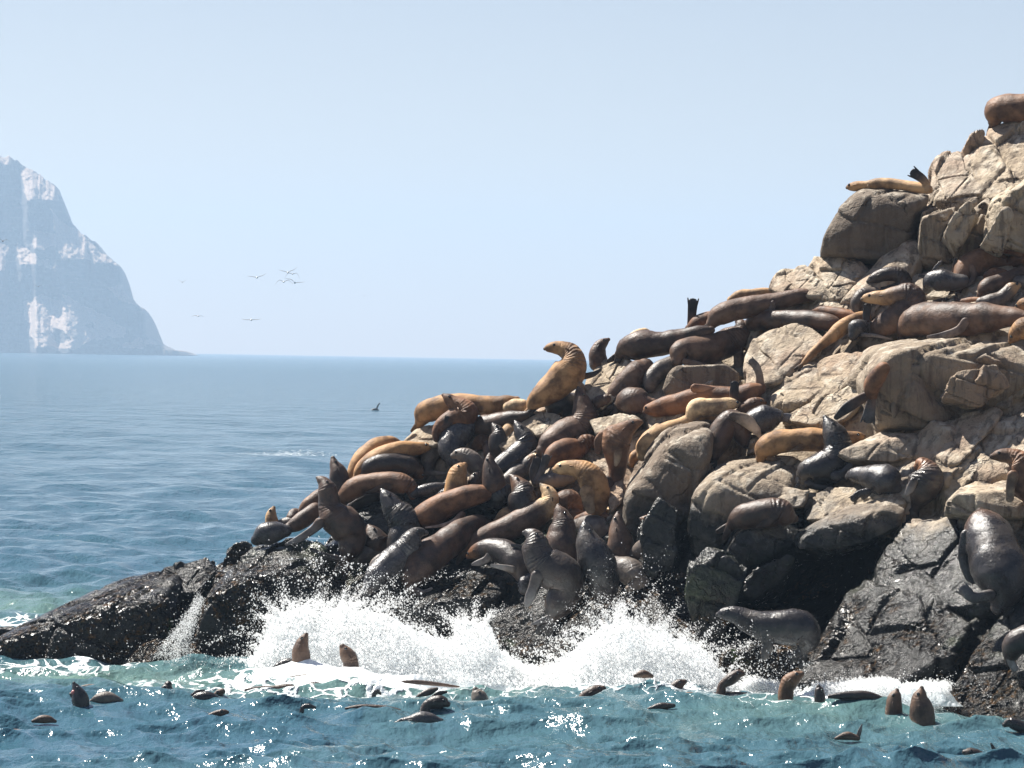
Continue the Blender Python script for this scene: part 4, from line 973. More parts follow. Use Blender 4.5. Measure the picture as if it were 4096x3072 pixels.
R_('D', 'dbrown', "dark reddish head pointing up in front of the black skyward one", [(895, 1510, 105), (875, 1420, 88), (855, 1335, 62), (848, 1265, 36), (850, 1228, 17)], g=1, d=-.1)
R_('D', 'grey', "wet grey sea lion peering down in front of the twisting dark grey one", [(765, 1490, 58), (740, 1385, 82), (690, 1305, 88), (620, 1245, 72), (552, 1228, 52), (502, 1240, 25)], g=2, d=-.1)
R_('D', 'grey', "mottled grey hindquarters beside the dark hollow among the crowd", [(195, 1490, 24), (245, 1400, 42), (262, 1300, 62), (290, 1225, 78), (345, 1170, 72), (385, 1120, 40)], eye=0, fl=[('f', -.7, [(270, 1400, 30), (350, 1405, 22), (440, 1402, 10)], GREYF)])
R_('D', 'brown', "blotchy brown back just below the dark full-length sea lion", [(715, 1150, 45), (780, 1105, 64), (855, 1105, 40)], eye=0)
R_('D', 'umber', "grey-brown shoulder beneath the roaring dark sea lion", [(905, 1295, 48), (860, 1215, 64), (830, 1150, 50)], eye=0)
# --- tile G
R_('G', 'gold', "bright golden sea lion hunched at the colony's left flank against the sea", [(960, 540, 36), (985, 455, 62), (1045, 355, 80), (1125, 272, 86), (1225, 205, 88), (1315, 172, 70), (1380, 168, 48), (1412, 165, 22)], eye=0, d=.1)
R_('G', 'gold', "brownish gold sea lion lying against the bright golden hunched one", [(1010, 500, 36), (1060, 425, 70), (1160, 355, 88), (1280, 292, 92), (1400, 248, 86), (1500, 235, 72), (1600, 222, 55), (1680, 205, 36), (1710, 192, 14)], d=-.1)
R_('G', 'dark', "dark glossy sea lion with a tan face sleeping below the two golden ones", [(1090, 475, 46), (1150, 405, 82), (1280, 375, 98), (1400, 372, 98), (1500, 392, 98), (1570, 432, 76), (1612, 482, 44), (1632, 512, 17)], head='umber', d=-.2)
R_('G', 'dbrown', "dark brown head sticking up alone at the left flank against the sea", [(870, 620, 95), (855, 525, 88), (832, 435, 72), (802, 372, 46), (786, 315, 21)], g=1)
R_('G', 'brown', "brown sea lion lying with heavy ruddy neck and downturned face", [(870, 770, 36), (890, 690, 72), (980, 605, 94), (1100, 562, 88), (1230, 545, 82), (1350, 545, 88), (1450, 565, 92), (1522, 605, 70), (1548, 690, 36)], d=-.1, eye=0)
R_('G', 'dark', "curved dark tail end below the ruddy-necked sea lion", [(930, 860, 28), (970, 785, 52), (1050, 722, 58), (1150, 685, 58), (1232, 672, 44)], eye=0)
R_('G', 'dbrown', "sleek brown sea lion rearing up on its flipper at the colony's lower left, nose raised", [(905, 1290, 36), (945, 1185, 102), (960, 1065, 134), (905, 965, 152), (812, 880, 142), (755, 780, 108), (742, 680, 92), (728, 602, 80), (698, 545, 55), (660, 513, 34), (637, 500, 14)], g=3, d=-.3,
   fl=[('f', -.6, [(660, 930, 52), (600, 990, 40), (480, 1070, 34), (345, 1132, 14)], (.10, .10, .11)), ('f', -.5, [(860, 1275, 36), (720, 1240, 26), (575, 1172, 12)], DK)])
R_('G', 'brown', "brown back behind the rearing brown sea lion's shoulder", [(500, 825, 48), (560, 765, 72), (660, 702, 82), (780, 652, 72), (885, 612, 40)], eye=0)
R_('G', 'umber', "brown flank lying left of the rearing sea lion's neck", [(372, 975, 46), (450, 932, 68), (540, 872, 74), (622, 805, 62)], eye=0, d=-.1)
R_('G', 'slate', "rounded grey sea lion on the weedy rock, lowest on the left", [(60, 1090, 48), (140, 1035, 98), (240, 1015, 92), (335, 1005, 58)], eye=0, d=-.15)
R_('G', 'grey', "smooth grey back behind the rounded grey one on the weedy rock", [(280, 940, 38), (360, 925, 48), (445, 915, 40)], eye=0)
R_('G', 'tan', "leftmost tan head poking up at the water's edge of the colony", [(212, 940, 62), (202, 872, 52), (210, 822, 38), (224, 785, 17)], g=1)
R_('G', 'umber', "round olive-brown head beside the leftmost tan one", [(398, 890, 58), (415, 848, 52), (435, 832, 40)], eye=0)
R_('G', 'black', "black sea lion with deep neck folds looking up beside the glittering wet rock", [(1385, 1270, 75), (1420, 1110, 112), (1480, 970, 142), (1430, 865, 138), (1370, 800, 112), (1322, 722, 84), (1282, 662, 54), (1256, 624, 24)], g=3, d=-.15)
R_('G', 'rust', "big red-brown sea lion slumped across the middle of the lower crowd", [(1580, 945, 56), (1640, 875, 104), (1760, 815, 114), (1900, 745, 114), (2040, 685, 104), (2140, 660, 88), (2230, 655, 70), (2300, 665, 38)], eye=0, d=-.15,
   fl=[('f', -.9, [(2010, 850, 34), (1920, 920, 24), (1800, 955, 16), (1665, 972, 7)], (.36, .30, .27))])
R_('G', 'dbrown', "dark head snarling low behind the slate one at the splash line", [(1260, 1170, 85), (1205, 1120, 108), (1172, 1050, 86), (1145, 992, 55), (1128, 960, 21)], g=1)
R_('G', 'grey', "grey sea lion lying low on the wet rock above the breaking wave", [(975, 1360, 38), (1030, 1265, 78), (1130, 1212, 68), (1230, 1192, 56), (1325, 1172, 40)], eye=0, d=-.1)
R_('G', 'grey', "pale spotted pup face looking out behind the slate sea lion", [(1155, 1400, 30), (1188, 1325, 48), (1240, 1275, 52), (1292, 1245, 34)], g=1, d=-.2)
R_('G', 'slate', "slate-coloured sea lion reaching up from the splash with its head turned inland", [(1125, 1550, 58), (1200, 1440, 102), (1310, 1330, 124), (1420, 1230, 118), (1500, 1150, 104), (1540, 1082, 90), (1572, 1035, 64), (1622, 1018, 44), (1672, 1024, 19)], g=4, d=-.25)
R_('G', 'dbrown', "glossy brown sea lion climbing from the splash, rump towards us", [(1500, 1570, 55), (1530, 1455, 124), (1605, 1340, 154), (1720, 1240, 154), (1830, 1155, 136), (1935, 1070, 122), (2040, 985, 104), (2140, 935, 82), (2240, 930, 50), (2310, 950, 20)], eye=0, d=-.2,
   fl=[('f', -.8, [(1500, 1560, 40), (1460, 1590, 30), (1415, 1612, 12)], GREYF), ('f', -.8, [(1570, 1580, 44), (1640, 1590, 30), (1720, 1550, 12)], GREYF)])
# --- tile H
R_('H', 'umber', "long brown sea lion slanting uphill with its cream head raised", [(130, 975, 46), (250, 885, 92), (420, 805, 104), (600, 725, 114), (760, 645, 114), (890, 562, 104), (948, 475, 84), (930, 402, 62), (892, 358, 38), (862, 328, 15)], g=6, head='cream', d=-.1)
R_('H', 'tan', "pale tan rounded back nestled above the long slanting brown one", [(448, 690, 46), (530, 645, 82), (610, 632, 78), (672, 642, 38)], eye=0)
R_('H', 'tan', "little tan head resting on the slanting brown sea lion's shoulder", [(812, 610, 38), (762, 585, 40), (717, 592, 18)])
R_('H', 'brown', "orange-brown rounded back below the arching pale-gold sea lion", [(1035, 550, 55), (1085, 485, 92), (1150, 482, 92), (1205, 545, 58)], eye=0)
R_('H', 'rust', "rusty back lying behind the shiny grey flank low in the crowd", [(1215, 660, 36), (1330, 635, 58), (1430, 622, 48), (1512, 642, 18)], eye=0)
R_('H', 'cream', "thin cream sea lion lying at the foot of the white-stained boulder", [(1305, 578, 14), (1400, 572, 26), (1500, 592, 42), (1565, 602, 28)], eye=0)
R_('H', 'brown', "brown strip of back between the orange-brown and the rusty one", [(1115, 615, 34), (1200, 602, 42), (1265, 602, 24)], eye=0)
R_('H', 'gold', "pale-gold sea lion arching its thick wrinkled neck to the left", [(1400, 620, 55), (1398, 510, 98), (1395, 400, 108), (1355, 295, 122), (1285, 215, 112), (1195, 175, 78), (1105, 168, 62), (1035, 178, 52), (990, 188, 26)], g=2, d=-.2, head='tan',
   fl=[('f', -.9, [(1300, 400, 70), (1310, 480, 58), (1330, 565, 44)], (.34, .27, .19)), ('f', .2, [(1440, 410, 40), (1480, 460, 26), (1500, 525, 12)], (.10, .06, .04))])
R_('H', 'grey', "silvery wet flank behind the three upright sea lions at the splash", [(1195, 710, 55), (1300, 725, 94), (1420, 742, 104), (1505, 745, 70)], eye=0, d=.1)
R_('H', 'dbrown', "upright brown sea lion with rusty throat folds behind the two at the splash", [(1060, 1000, 150), (1060, 890, 150), (1068, 785, 126), (1072, 692, 102), (1052, 612, 70), (1033, 562, 46), (1027, 534, 23)], g=1)
R_('H', 'dark', "sea lion rearing tallest at the splash line, chest and chin towards the left", [(955, 1600, 38), (1010, 1490, 120), (1095, 1340, 152), (1075, 1210, 172), (960, 1120, 168), (870, 1045, 150), (825, 950, 128), (808, 872, 106), (778, 812, 74), (732, 787, 44), (703, 784, 20)], g=3, d=-.35,
   fl=[('f', -.7, [(830, 1200, 66), (790, 1310, 50), (760, 1390, 50), (735, 1455, 34)], (.13, .13, .135)), ('f', -.6, [(960, 1585, 34), (870, 1620, 26), (775, 1652, 10)], (.11, .11, .12))])
R_('H', 'black', "black sea lion barking at the splash line with its tongue showing", [(1460, 1330, 118), (1440, 1210, 152), (1405, 1085, 162), (1352, 965, 144), (1312, 865, 108), (1292, 785, 76), (1282, 725, 50), (1278, 690, 24)], g=2, d=-.3, jaw=[(1285, 790, 40), (1276, 770, 34), (1272, 758, 20)])
R_('H', 'umber', "brown sea lion stretching its neck up against the grey boulder", [(1650, 1020, 112), (1625, 905, 114), (1602, 805, 94), (1592, 715, 66), (1589, 645, 42), (1591, 602, 19)], g=1, d=-.1)
R_('H', 'grey', "grey-brown sea lion sitting hunched beside the barking black one, wet with spray", [(1575, 1060, 55), (1650, 1120, 112), (1740, 1182, 116), (1792, 1262, 82), (1700, 1315, 36)], eye=0, d=-.25)
R_('H', 'grey', "grey sea lion with sandy neck looking left below the white-stained boulder", [(1735, 1020, 56), (1800, 965, 82), (1900, 892, 88), (2000, 815, 84), (2030, 752, 70), (1980, 695, 62), (1902, 663, 46), (1842, 657, 32), (1808, 652, 14)], g=3, head='brown', d=-.2)
R_('H', 'dark', "dark sea lion with a rusty face crawling left on the greenish wet rock", [(690, 1190, 66), (645, 1085, 112), (560, 995, 114), (450, 945, 104), (340, 942, 88), (260, 962, 68), (202, 992, 44), (172, 1012, 20)], head='rust', d=-.25,
   fl=[('f', -.9, [(390, 990, 44), (340, 1040, 34), (270, 1070, 30), (215, 1085, 14)], GREYF), ('f', -.9, [(590, 1130, 34), (490, 1110, 26), (395, 1095, 14)], (.2, .2, .2)), ('f', -.4, [(690, 935, 26), (640, 915, 22), (588, 900, 12)], DK)])
R_('H', 'slate', "small round grey body beneath the tallest rearing sea lion", [(698, 1325, 44), (708, 1258, 58), (762, 1205, 42)], eye=0, d=-.2)
R_('H', 'umber', "wrinkled brown back wedged between the two rearing at the splash", [(1010, 1090, 48), (1120, 1035, 84), (1212, 992, 60)], eye=0, d=-.1)
R_('H', 'umber', "small brown back behind the arching pale-gold sea lion", [(1478, 405, 36), (1502, 335, 62), (1492, 285, 38)], eye=0)
R_('H', 'dark', "dark sea lion with a rusty blotched face rising mid-crowd, neck deeply folded", [(760, 640, 90), (705, 555, 122), (690, 455, 124), (678, 375, 98), (632, 305, 62), (590, 256, 28), (570, 240, 13)], g=2, head='brown')
R_('H', 'black', "glossy black body beside the rusty-blotched head mid-crowd", [(430, 520, 60), (470, 440, 95), (530, 400, 82), (580, 400, 40)], eye=0)
R_('G', 'slate', "dark wet flank lying by the ruddy-necked sea lion's downturned face", [(1555, 650, 40), (1650, 622, 54), (1760, 600, 54), (1870, 580, 30)], eye=0)
R_('D', 'black', "black wet body lying below the golden-brown raised head", [(350, 1650, 36), (430, 1612, 64), (520, 1598, 72), (640, 1605, 50)], eye=0, d=-.1)
R_('H', 'umber', "smooth brown back below the small dark head with pale cheeks", [(200, 375, 18), (290, 356, 38), (400, 352, 40), (490, 356, 20)], eye=0)
# --- the hollow
R_('I', 'black', "lone dark sea lion standing in the black hollow, looking left", [(1455, 1190, 46), (1500, 1085, 112), (1440, 985, 154), (1320, 972, 152), (1180, 972, 144), (1050, 952, 128), (930, 912, 102), (842, 862, 82), (762, 842, 66), (692, 842, 48), (642, 850, 21)], g=2, d=-.9,
   fl=[('f', -.7, [(1110, 1020, 70), (1112, 1130, 54), (1100, 1200, 50), (1085, 1245, 36)], (.14, .13, .12)), ('f', -.3, [(1440, 1170, 50), (1400, 1220, 36), (1300, 1240, 14)], DK)])

# ------------------------------------------------------------------ sea lions in the water
GW = "sea lions swimming off the rocks"
def S_(tile, coat, label, spine, wl=None, dive=True, **k):
    """a swimmer: wl = waterline height in the tile; the body goes on below the surface"""
    x0, y0, s = TILE[tile]
    wl = max(q[1] for q in spine) if wl is None else wl
    xp = (x0 + np.mean([q[0] for q in spine]) * s) / 4; yp = (y0 + wl * s) / 4
    Y = CAMH * F / (yp - 354.0 - (xp - 512) * 0.0175)
    sp = list(spine)
    if dive:
        a, b = sp[0], sp[1]; r = a[2] * 1.1
        sp = [(a[0] + (a[0] - b[0]) * .4, a[1] + r * 3.2, r), (a[0] + (a[0] - b[0]) * .2, a[1] + r * 1.5, r)] + sp
    Y = min(Y, float(shore(xp)) - 2.1)
    h = sea_height(float((xp - 512) / F * Y), Y)
    return lion(tile, coat, label, sp, Y=Y, group=GW, lift=(max(-.02, h) * .6 + .02) if dive else (h * .8 - .055), **k)

S_('M', 'black', "black swimmer rearing out of the water, roaring at the left", [(650, 670, 58), (640, 615, 60), (622, 560, 44), (602, 515, 24), (594, 498, 14)], wl=655, jaw=[(600, 600, 30), (578, 590, 22), (568, 582, 12)])
S_('M', 'grey', "round grey back just right of the roaring swimmer", [(730, 625, 14), (800, 605, 44), (880, 598, 44), (975, 620, 16)], dive=False, eye=0)
S_('M', 'grey', "long low grey back in front of the small dark swimming head", [(1000, 612, 14), (1110, 605, 30), (1230, 602, 28), (1330, 612, 12)], dive=False, eye=0)
S_('M', 'dark', "small dark head facing away behind the long low grey back", [(1340, 600, 46), (1345, 562, 48), (1352, 530, 30)], wl=578)
S_('M', 'black', "black rolling swimmer with a flipper out of the water", [(1540, 622, 24), (1600, 608, 46), (1680, 606, 50), (1755, 628, 30)], dive=False, eye=0, fl=[('f', .2, [(1550, 590, 24), (1590, 560, 22), (1640, 545, 10)], DK)])
S_('M', 'umber', "brown muzzle turned right beside the black rolling swimmer", [(1730, 625, 26), (1760, 595, 30), (1785, 580, 24)], wl=612)
S_('M', 'dbrown', "smallest brown head floating low in the left foreground", [(1690, 760, 16), (1750, 745, 26), (1800, 735, 24), (1828, 735, 14)], wl=756)
S_('M', 'umber', "brownish back awash near the left frame edge", [(265, 705, 12), (330, 690, 30), (390, 690, 28), (445, 706, 12)], dive=False, eye=0)
S_('M', 'umber', "sandy back just under the surface at the left frame edge", [(-20, 798, 12), (80, 788, 24), (190, 792, 22), (290, 802, 10)], dive=False, eye=0)
S_('M', 'umber', "flat brown back behind the roaring swimmer", [(630, 535, 8), (700, 526, 18), (780, 527, 18), (850, 538, 8)], dive=False, eye=0)
S_('M', 'umber', "brown back stretching left of the small dark head", [(1010, 560, 8), (1100, 552, 20), (1200, 558, 22), (1290, 572, 10)], dive=False, eye=0)
S_('N', 'umber', "wet brown swimmer bobbing upright in the foam under the spray", [(410, 365, 66), (408, 305, 62), (417, 246, 48), (436, 196, 33), (450, 168, 17)], wl=292)
S_('N', 'umber', "brown swimmer with head tipped left in the foam", [(806, 385, 56), (788, 342, 57), (762, 296, 42), (742, 262, 22)], wl=338)
S_('N', 'black', "black head swimming right in front of the mussel rock", [(200, 420, 20), (255, 398, 36), (315, 380, 38), (352, 376, 24)], wl=412)
S_('N', 'dbrown', "wet brown back looping in front of the black swimming head", [(-40, 520, 8), (60, 512, 21), (180, 512, 23), (300, 500, 27), (410, 516, 12)], dive=False, eye=0)
S_('N', 'dark', "dark hump next to the looping brown back", [(420, 524, 14), (500, 508, 32), (590, 515, 26), (680, 528, 10)], dive=False, eye=0)
S_('N', 'dbrown', "brown back breaking the surface below the foam", [(240, 486, 8), (380, 470, 20), (540, 462, 24), (690, 490, 8)], dive=False, eye=0)
S_('N', 'dbrown', "long smooth pinkish-brown back in the middle foreground", [(770, 668, 8), (900, 660, 24), (1060, 668, 24), (1180, 684, 17), (1275, 700, 7)], dive=False, eye=0)
S_('N', 'slate', "blue-grey swimmer rolling in the middle foreground, dark head to the left", [(1530, 752, 30), (1450, 742, 58), (1375, 736, 62), (1300, 746, 40), (1225, 752, 28), (1170, 762, 12)], dive=False)
S_('N', 'dark', "whiskered dark swimmer facing right behind the rolling blue-grey one", [(1420, 702, 36), (1490, 676, 46), (1550, 676, 46), (1585, 690, 24)], wl=710, fl=[('f', .3, [(1450, 650, 18), (1520, 605, 20), (1580, 592, 9)], DK)])
S_('N', 'grey', "grey head with muzzle up near the middle of the milky water", [(1862, 665, 58), (1842, 615, 60), (1822, 575, 42), (1812, 552, 21)], wl=640)
S_('N', 'dark', "dark shape slanting out of the water beside the muzzle-up grey head", [(1360, 605, 18), (1430, 572, 27), (1500, 545, 14)], wl=600, eye=0)
S_('N', 'black', "tiny black head low in the water left of the long smooth back", [(425, 690, 16), (465, 678, 20), (520, 690, 12)], wl=690, eye=0)
S_('N', 'dbrown', "sandy back at the lower edge of the big foam patch", [(1190, 458, 5), (1340, 462, 17), (1500, 478, 15), (1680, 500, 7)], dive=False, eye=0)
S_('N', 'dbrown', "narrow brown back behind the long smooth one", [(690, 592, 5), (800, 575, 15), (900, 580, 14), (990, 598, 5)], dive=False, eye=0)
S_('N', 'black', "small black flipper tip above the narrow brown back", [(1000, 570, 16), (1025, 552, 16), (1050, 572, 8)], wl=570, eye=0)
S_('O', 'dbrown', "brown head swimming right, alone in the milky water", [(655, 680, 32), (715, 645, 46), (778, 615, 45), (825, 600, 26)], wl=664)
S_('O', 'umber', "brown crown of a head in the foam behind the lone brown one", [(1085, 502, 14), (1150, 486, 32), (1220, 504, 14)], dive=False, eye=0)
S_('O', 'dbrown', "brown swimmer lifting its face beside two low bodies", [(1345, 672, 32), (1400, 625, 44), (1450, 590, 38), (1482, 575, 20)], wl=656)
S_('O', 'dark', "low dark body in front of the face-lifting swimmer", [(1195, 735, 12), (1290, 712, 28), (1395, 708, 16)], dive=False, eye=0)
S_('O', 'brown', "brown hump beside the low dark body", [(1430, 692, 18), (1520, 670, 32), (1620, 696, 12)], dive=False, eye=0)
S_('O', 'dbrown', "brown swimmer with head up close to the hollow's foam", [(1790, 575, 32), (1855, 528, 44), (1915, 490, 36), (1950, 486, 20)], wl=560)
S_('O', 'black', "black flipper lying on the water near the hollow's foam", [(1660, 652, 16), (1760, 636, 18), (1870, 634, 16), (1980, 634, 10)], wl=650, dive=False, eye=0)
S_('P', 'brown', "reddish brown head leaning right at the foot of the weedy rock", [(290, 615, 54), (320, 555, 62), (370, 515, 50), (412, 495, 24)], wl=600)
S_('P', 'dark', "dark head half hidden in the wave by the weedy rock", [(562, 730, 42), (562, 668, 42), (556, 615, 34), (551, 592, 18)], wl=710)
S_('P', 'umber', "greyish brown head seen from behind in the right-hand foam", [(1160, 760, 64), (1165, 700, 56), (1178, 650, 38), (1184, 630, 19)], wl=738)
S_('P', 'umber', "brown swimmer standing tall in the right-hand foam, nose up", [(1392, 815, 88), (1378, 730, 82), (1370, 655, 60), (1380, 605, 38), (1385, 572, 17)], wl=780)
S_('P', 'umber', "brown back with one flipper standing up like a fin", [(695, 876, 12), (780, 856, 32), (870, 874, 20)], dive=False, eye=0, fl=[('f', 0, [(868, 878, 16), (888, 815, 16), (904, 766, 6)], GREYF)])
S_('P', 'black', "black head cut by the right frame edge in the shallows", [(2230, 875, 44), (2150, 840, 42), (2095, 820, 36), (2055, 838, 20)], wl=868)
S_('P', 'dark', "dark whiskered swimmer in the lower right corner, flipper raised behind", [(1890, 1095, 34), (1825, 1068, 46), (1765, 1048, 40), (1732, 1042, 20)], wl=1088, fl=[('f', .2, [(1995, 1075, 16), (1965, 1010, 15), (1945, 972, 7)], DK)])
S_('P', 'slate', "violet-grey back awash in the lower right foreground", [(1400, 1052, 8), (1520, 1038, 26), (1660, 1058, 8)], dive=False, eye=0)
S_('P', 'dark', "dark swimmer at the lower right frame edge", [(2100, 1085, 20), (2170, 1058, 36), (2250, 1070, 30)], dive=False, eye=0)
S_('P', 'dark', "long dark wet back rolling in the right-hand foam", [(640, 682, 16), (800, 672, 34), (950, 674, 32), (1085, 705, 14)], dive=False, eye=0)
# one far out, flippers in the air
lion('Z', 'dark', "lone far-off swimmer waving a flipper out at sea", [(803, 886, 1.6), (810, 884, 2), (818, 886, 1.2)], Y=CAMH * F / (883 * DS - 354 - (812 * DS - 512) * .0175), group=GW, eye=0, fl=[('f', 0, [(813, 885, 1.6), (816, 877, 1.8), (820, 871, .8)], (.10, .12, .14))])

# ------------------------------------------------------------------ breaking wave: spray and foam
def foam_obj(name, label, C, R, fine=False):
    """many drops of water as one body of spray"""
    O = np.array([(1, 0, 0), (-1, 0, 0), (0, 1, 0), (0, -1, 0), (0, 0, 1), (0, 0, -1)], float)
    Fo = np.array([(0, 2, 4), (2, 1, 4), (1, 3, 4), (3, 0, 4), (2, 0, 5), (1, 2, 5), (3, 1, 5), (0, 3, 5)])
    if fine:                                                # the finest drops: four faces each
        O = np.array([(1, 1, 1), (-1, -1, 1), (-1, 1, -1), (1, -1, -1)], float) * .75
        Fo = np.array([(0, 1, 3), (0, 2, 1), (0, 3, 2), (1, 2, 3)])
    k = len(O)
    V = C[:, None, :] + O[None] * (R[:, None, None] * np.array([1, 1, 1.1]))
    Fq = (np.arange(len(C))[:, None, None] * k + Fo[None]).reshape(-1, 3)
    o = add_obj(name, mesh_from(name, V.reshape(-1, 3), Fq), M_FOAM)
    return tag(o, label, "spray", kind="stuff")

def cloud(poly, n, rmin, rmax, r, dep=(0, 1.2), pw=2.0, bias=1.0, off=-.6, clump=3.2, thr=.42):
    """drops inside an outline: clumped, filling some depth in front of the rocks"""
    q = np.array(poly, float) * DS; lo, hi = q.min(0), q.max(0)
    out = np.zeros((0, 2))
    while len(out) < n:
        p = r.uniform(lo, hi, (n * 4, 2)); p = p[inpoly(p[:, 0], p[:, 1], [tuple(a) for a in q])]
        c = fbm(np.stack([p[:, 0] * clump / 30, p[:, 1] * clump / 30, 0 * p[:, 0]], -1), 4, 91) * .5 + .5
        p = p[r.uniform(0, 1, len(p)) < np.clip((c - thr) * 3 + .15, .02, 1) ** bias]
        out = np.concatenate([out, p])
    p = out[:n] + r.normal(0, 2.4, (n, 2))
    Y = shore(p[:, 0]) + off - r.uniform(*dep, n)
    C = at(p[:, 0], p[:, 1], Y)
    R = rmin + (rmax - rmin) * r.uniform(0, 1, n) ** (pw * 2)
    return C, R

def white_sheet(cx, ct, cb, fwd, name, label, sd):
    """solid white water: a lumpy, ragged-topped sheet that leans back against the rocks"""
    x = np.linspace(cx[0], cx[-1], int((cx[-1] - cx[0]) * .8)); z0 = 0 * x
    top = np.interp(x, cx, ct) + 17 * fbm(np.stack([x * .035, z0, z0], -1), 5, sd, .6) - 9 * np.abs(fbm(np.stack([x * .16, z0 + 3, z0], -1), 3, sd + 5)); bot = np.interp(x, cx, cb)
    top = np.minimum(top, bot - 1.5)
    v = np.linspace(0, 1, 90)[:, None]
    Y_ = bot[None, :] + (top - bot)[None, :] * v; X_ = np.repeat(x[None, :], 90, 0)
    q = np.stack([X_ * .03, Y_ * .04, 0 * X_], -1)
    lump = fbm(q, 5, sd + 20, .55)
    D_ = shore(X_ * DS) - fwd - .30 * (1 - v ** 2) + .45 * v ** 3 + .34 * lump
    P = at(X_ * DS, Y_ * DS, D_)
    o = add_obj(name, mesh_from(name, P.reshape(-1, 3), grid_faces(90, len(x))[:, ::-1]), M_WHITE)
    tag(o, label, "wave", kind="stuff")

def build_spray():
    r = np.random.default_rng(8); parts = []
    # body of the breaking wave: its crest line in sketch units, per column
    cx = np.array([535, 560, 580, 610, 660, 700, 760, 830, 890, 940, 975, 1000, 1030, 1060, 1080, 1120, 1180, 1230, 1275, 1310, 1340, 1380, 1430, 1480, 1530, 1560, 1585], float)
    ct = np.array([1440, 1390, 1340, 1312, 1300, 1304, 1304, 1320, 1348, 1372, 1375, 1345, 1332, 1352, 1400, 1424, 1430, 1405, 1368, 1340, 1330, 1345, 1362, 1378, 1400, 1440, 1482], float)
    cb = np.interp(cx, [535, 800, 1250, 1585], [1442, 1458, 1490, 1500])
    n = 60000
    x = r.uniform(545, 1575, n); tp_ = np.interp(x, cx, ct) + 14; bt = np.interp(x, cx, cb)
    tp_ = tp_ + 14 * fbm(np.stack([x * .06, 0 * x, 0 * x], -1), 4, 77)
    u = r.beta(1.25, 1.0, n)
    y = tp_ + (bt - tp_) * u - r.exponential(1.0, n) * 8 * (1 - u) ** 2 + r.normal(0, 3, n)
    x = x + r.normal(0, 6, n)
    lump = fbm(np.stack([x * .022, y * .03, 0 * x], -1), 4, 66)
    Y = shore(x * DS) - .95 - (.25 + .3 * u) + .20 * lump - r.exponential(.10, n)
    parts.append((at(x * DS, y * DS, Y), .004 + .017 * r.uniform(0, 1, n) ** 3))
    # jets thrown off the crest: each a thinning arc of drops
    for k in range(190):
        xo = r.choice([r.normal(700, 110), r.normal(1030, 28), r.normal(1380, 95), r.uniform(560, 1560)], p=[.40, .12, .33, .15]); xo = float(np.clip(xo, 545, 1570))
        yo = float(np.interp(xo, cx, ct)) + r.uniform(0, 34)
        c0 = min((640, 1030, 1370), key=lambda q: abs(q - xo)); out = (xo - c0) / 110 + r.normal(0, .45)
        o = at(np.array(xo * DS), np.array(yo * DS), np.array(float(shore(xo * DS)) - .8 + r.normal(0, .2)))
        v = np.array([out * .8, r.normal(0, .25), r.gamma(2.2, .28) + .25]); T = r.uniform(.12, .42)
        m = int(r.uniform(50, 240)); q = r.uniform(0, 1, m) ** 1.4
        tt = (q * T)[:, None]
        Pj = o + v * tt * 2.2 + np.array([0, 0, -4.9]) * tt ** 2 + r.normal(0, 1, (m, 3)) * (.010 + .055 * q[:, None])
        parts.append((Pj, (.003 + .014 * r.uniform(0, 1, m) ** 2) * (1.15 - .7 * q)))
    parts.append(cloud([(1690, 1500), (1700, 1484), (1800, 1480), (1860, 1468), (1960, 1472), (2050, 1476), (2040, 1500), (2020, 1530), (1900, 1516), (1780, 1512)], 26000, .005, .018, r, (-.4, .5), 1.2, 1.2, -.3, 1.6))
    parts.append(cloud([(1560, 1485), (1600, 1466), (1680, 1480), (1690, 1500), (1600, 1502)], 10000, .005, .018, r, (0, .5), 1.2, 1.2))
    m = 5200; t_ = r.beta(1.3, 1.0, m); ln = r.integers(0, 26, m); sw = (hash3(ln, ln, ln, 3) - .5)           # water pouring back off the mussel rock
    x = 436 - 66 * t_ + sw * (14 + 60 * t_ ** 2) + r.normal(0, 2.2 + 5 * t_, m); y = 1288 + 138 * t_ + r.normal(0, 5, m) + 14 * sw
    parts.append((at(x * DS, y * DS, shore(x * DS) - .95 - .25 * t_ + r.normal(0, .12, m)), .0025 + .006 * r.uniform(0, 1, m) ** 2))
    white_sheet(cx, ct + 10, cb + 6, .95, 'breaking_wave', 'thick white sheet of a wave bursting on the wet rocks', 77)
    rx = np.array([1672, 1700, 1740, 1800, 1850, 1900, 1960, 2010, 2045, 2080]); ry = np.array([1526, 1506, 1490, 1486, 1474, 1472, 1480, 1478, 1492, 1528])
    white_sheet(rx.astype(float), ry.astype(float), np.full(len(rx), 1526.0), .55, 'shore_break', 'low white wash between the two weedy rocks', 78)
    C = np.concatenate([a for a, b in parts]); R = np.concatenate([b for a, b in parts])
    foam_obj("wave_foam", "white mass of breaking wave foam along the foot of the rocks", C, R, True)
    sp = []
    sp.append(cloud([(500, 1440), (520, 1330), (560, 1260), (640, 1200), (760, 1200), (880, 1260), (960, 1330), (980, 1400), (600, 1420)], 1700, .003, .019, r, (0, 1.2), 1.3, 1.3, -.5))
    sp.append(cloud([(410, 1430), (430, 1250), (520, 1180), (700, 1150), (800, 1230), (620, 1300), (560, 1420)], 700, .003, .014, r, (0, .9), 1.5, 1.2, -.5))
    sp.append(cloud([(40, 1430), (120, 1330), (300, 1280), (420, 1220), (430, 1430)], 380, .003, .012, r, (0, .6), 1.2, .5, -.5))
    sp.append(cloud([(1000, 1440), (1040, 1380), (1150, 1380), (1230, 1400), (1280, 1330), (1340, 1295), (1440, 1330), (1560, 1380), (1600, 1430), (1560, 1470), (1100, 1440)], 1200, .003, .018, r, (0, 1), 1.3, 1.3, -.5))
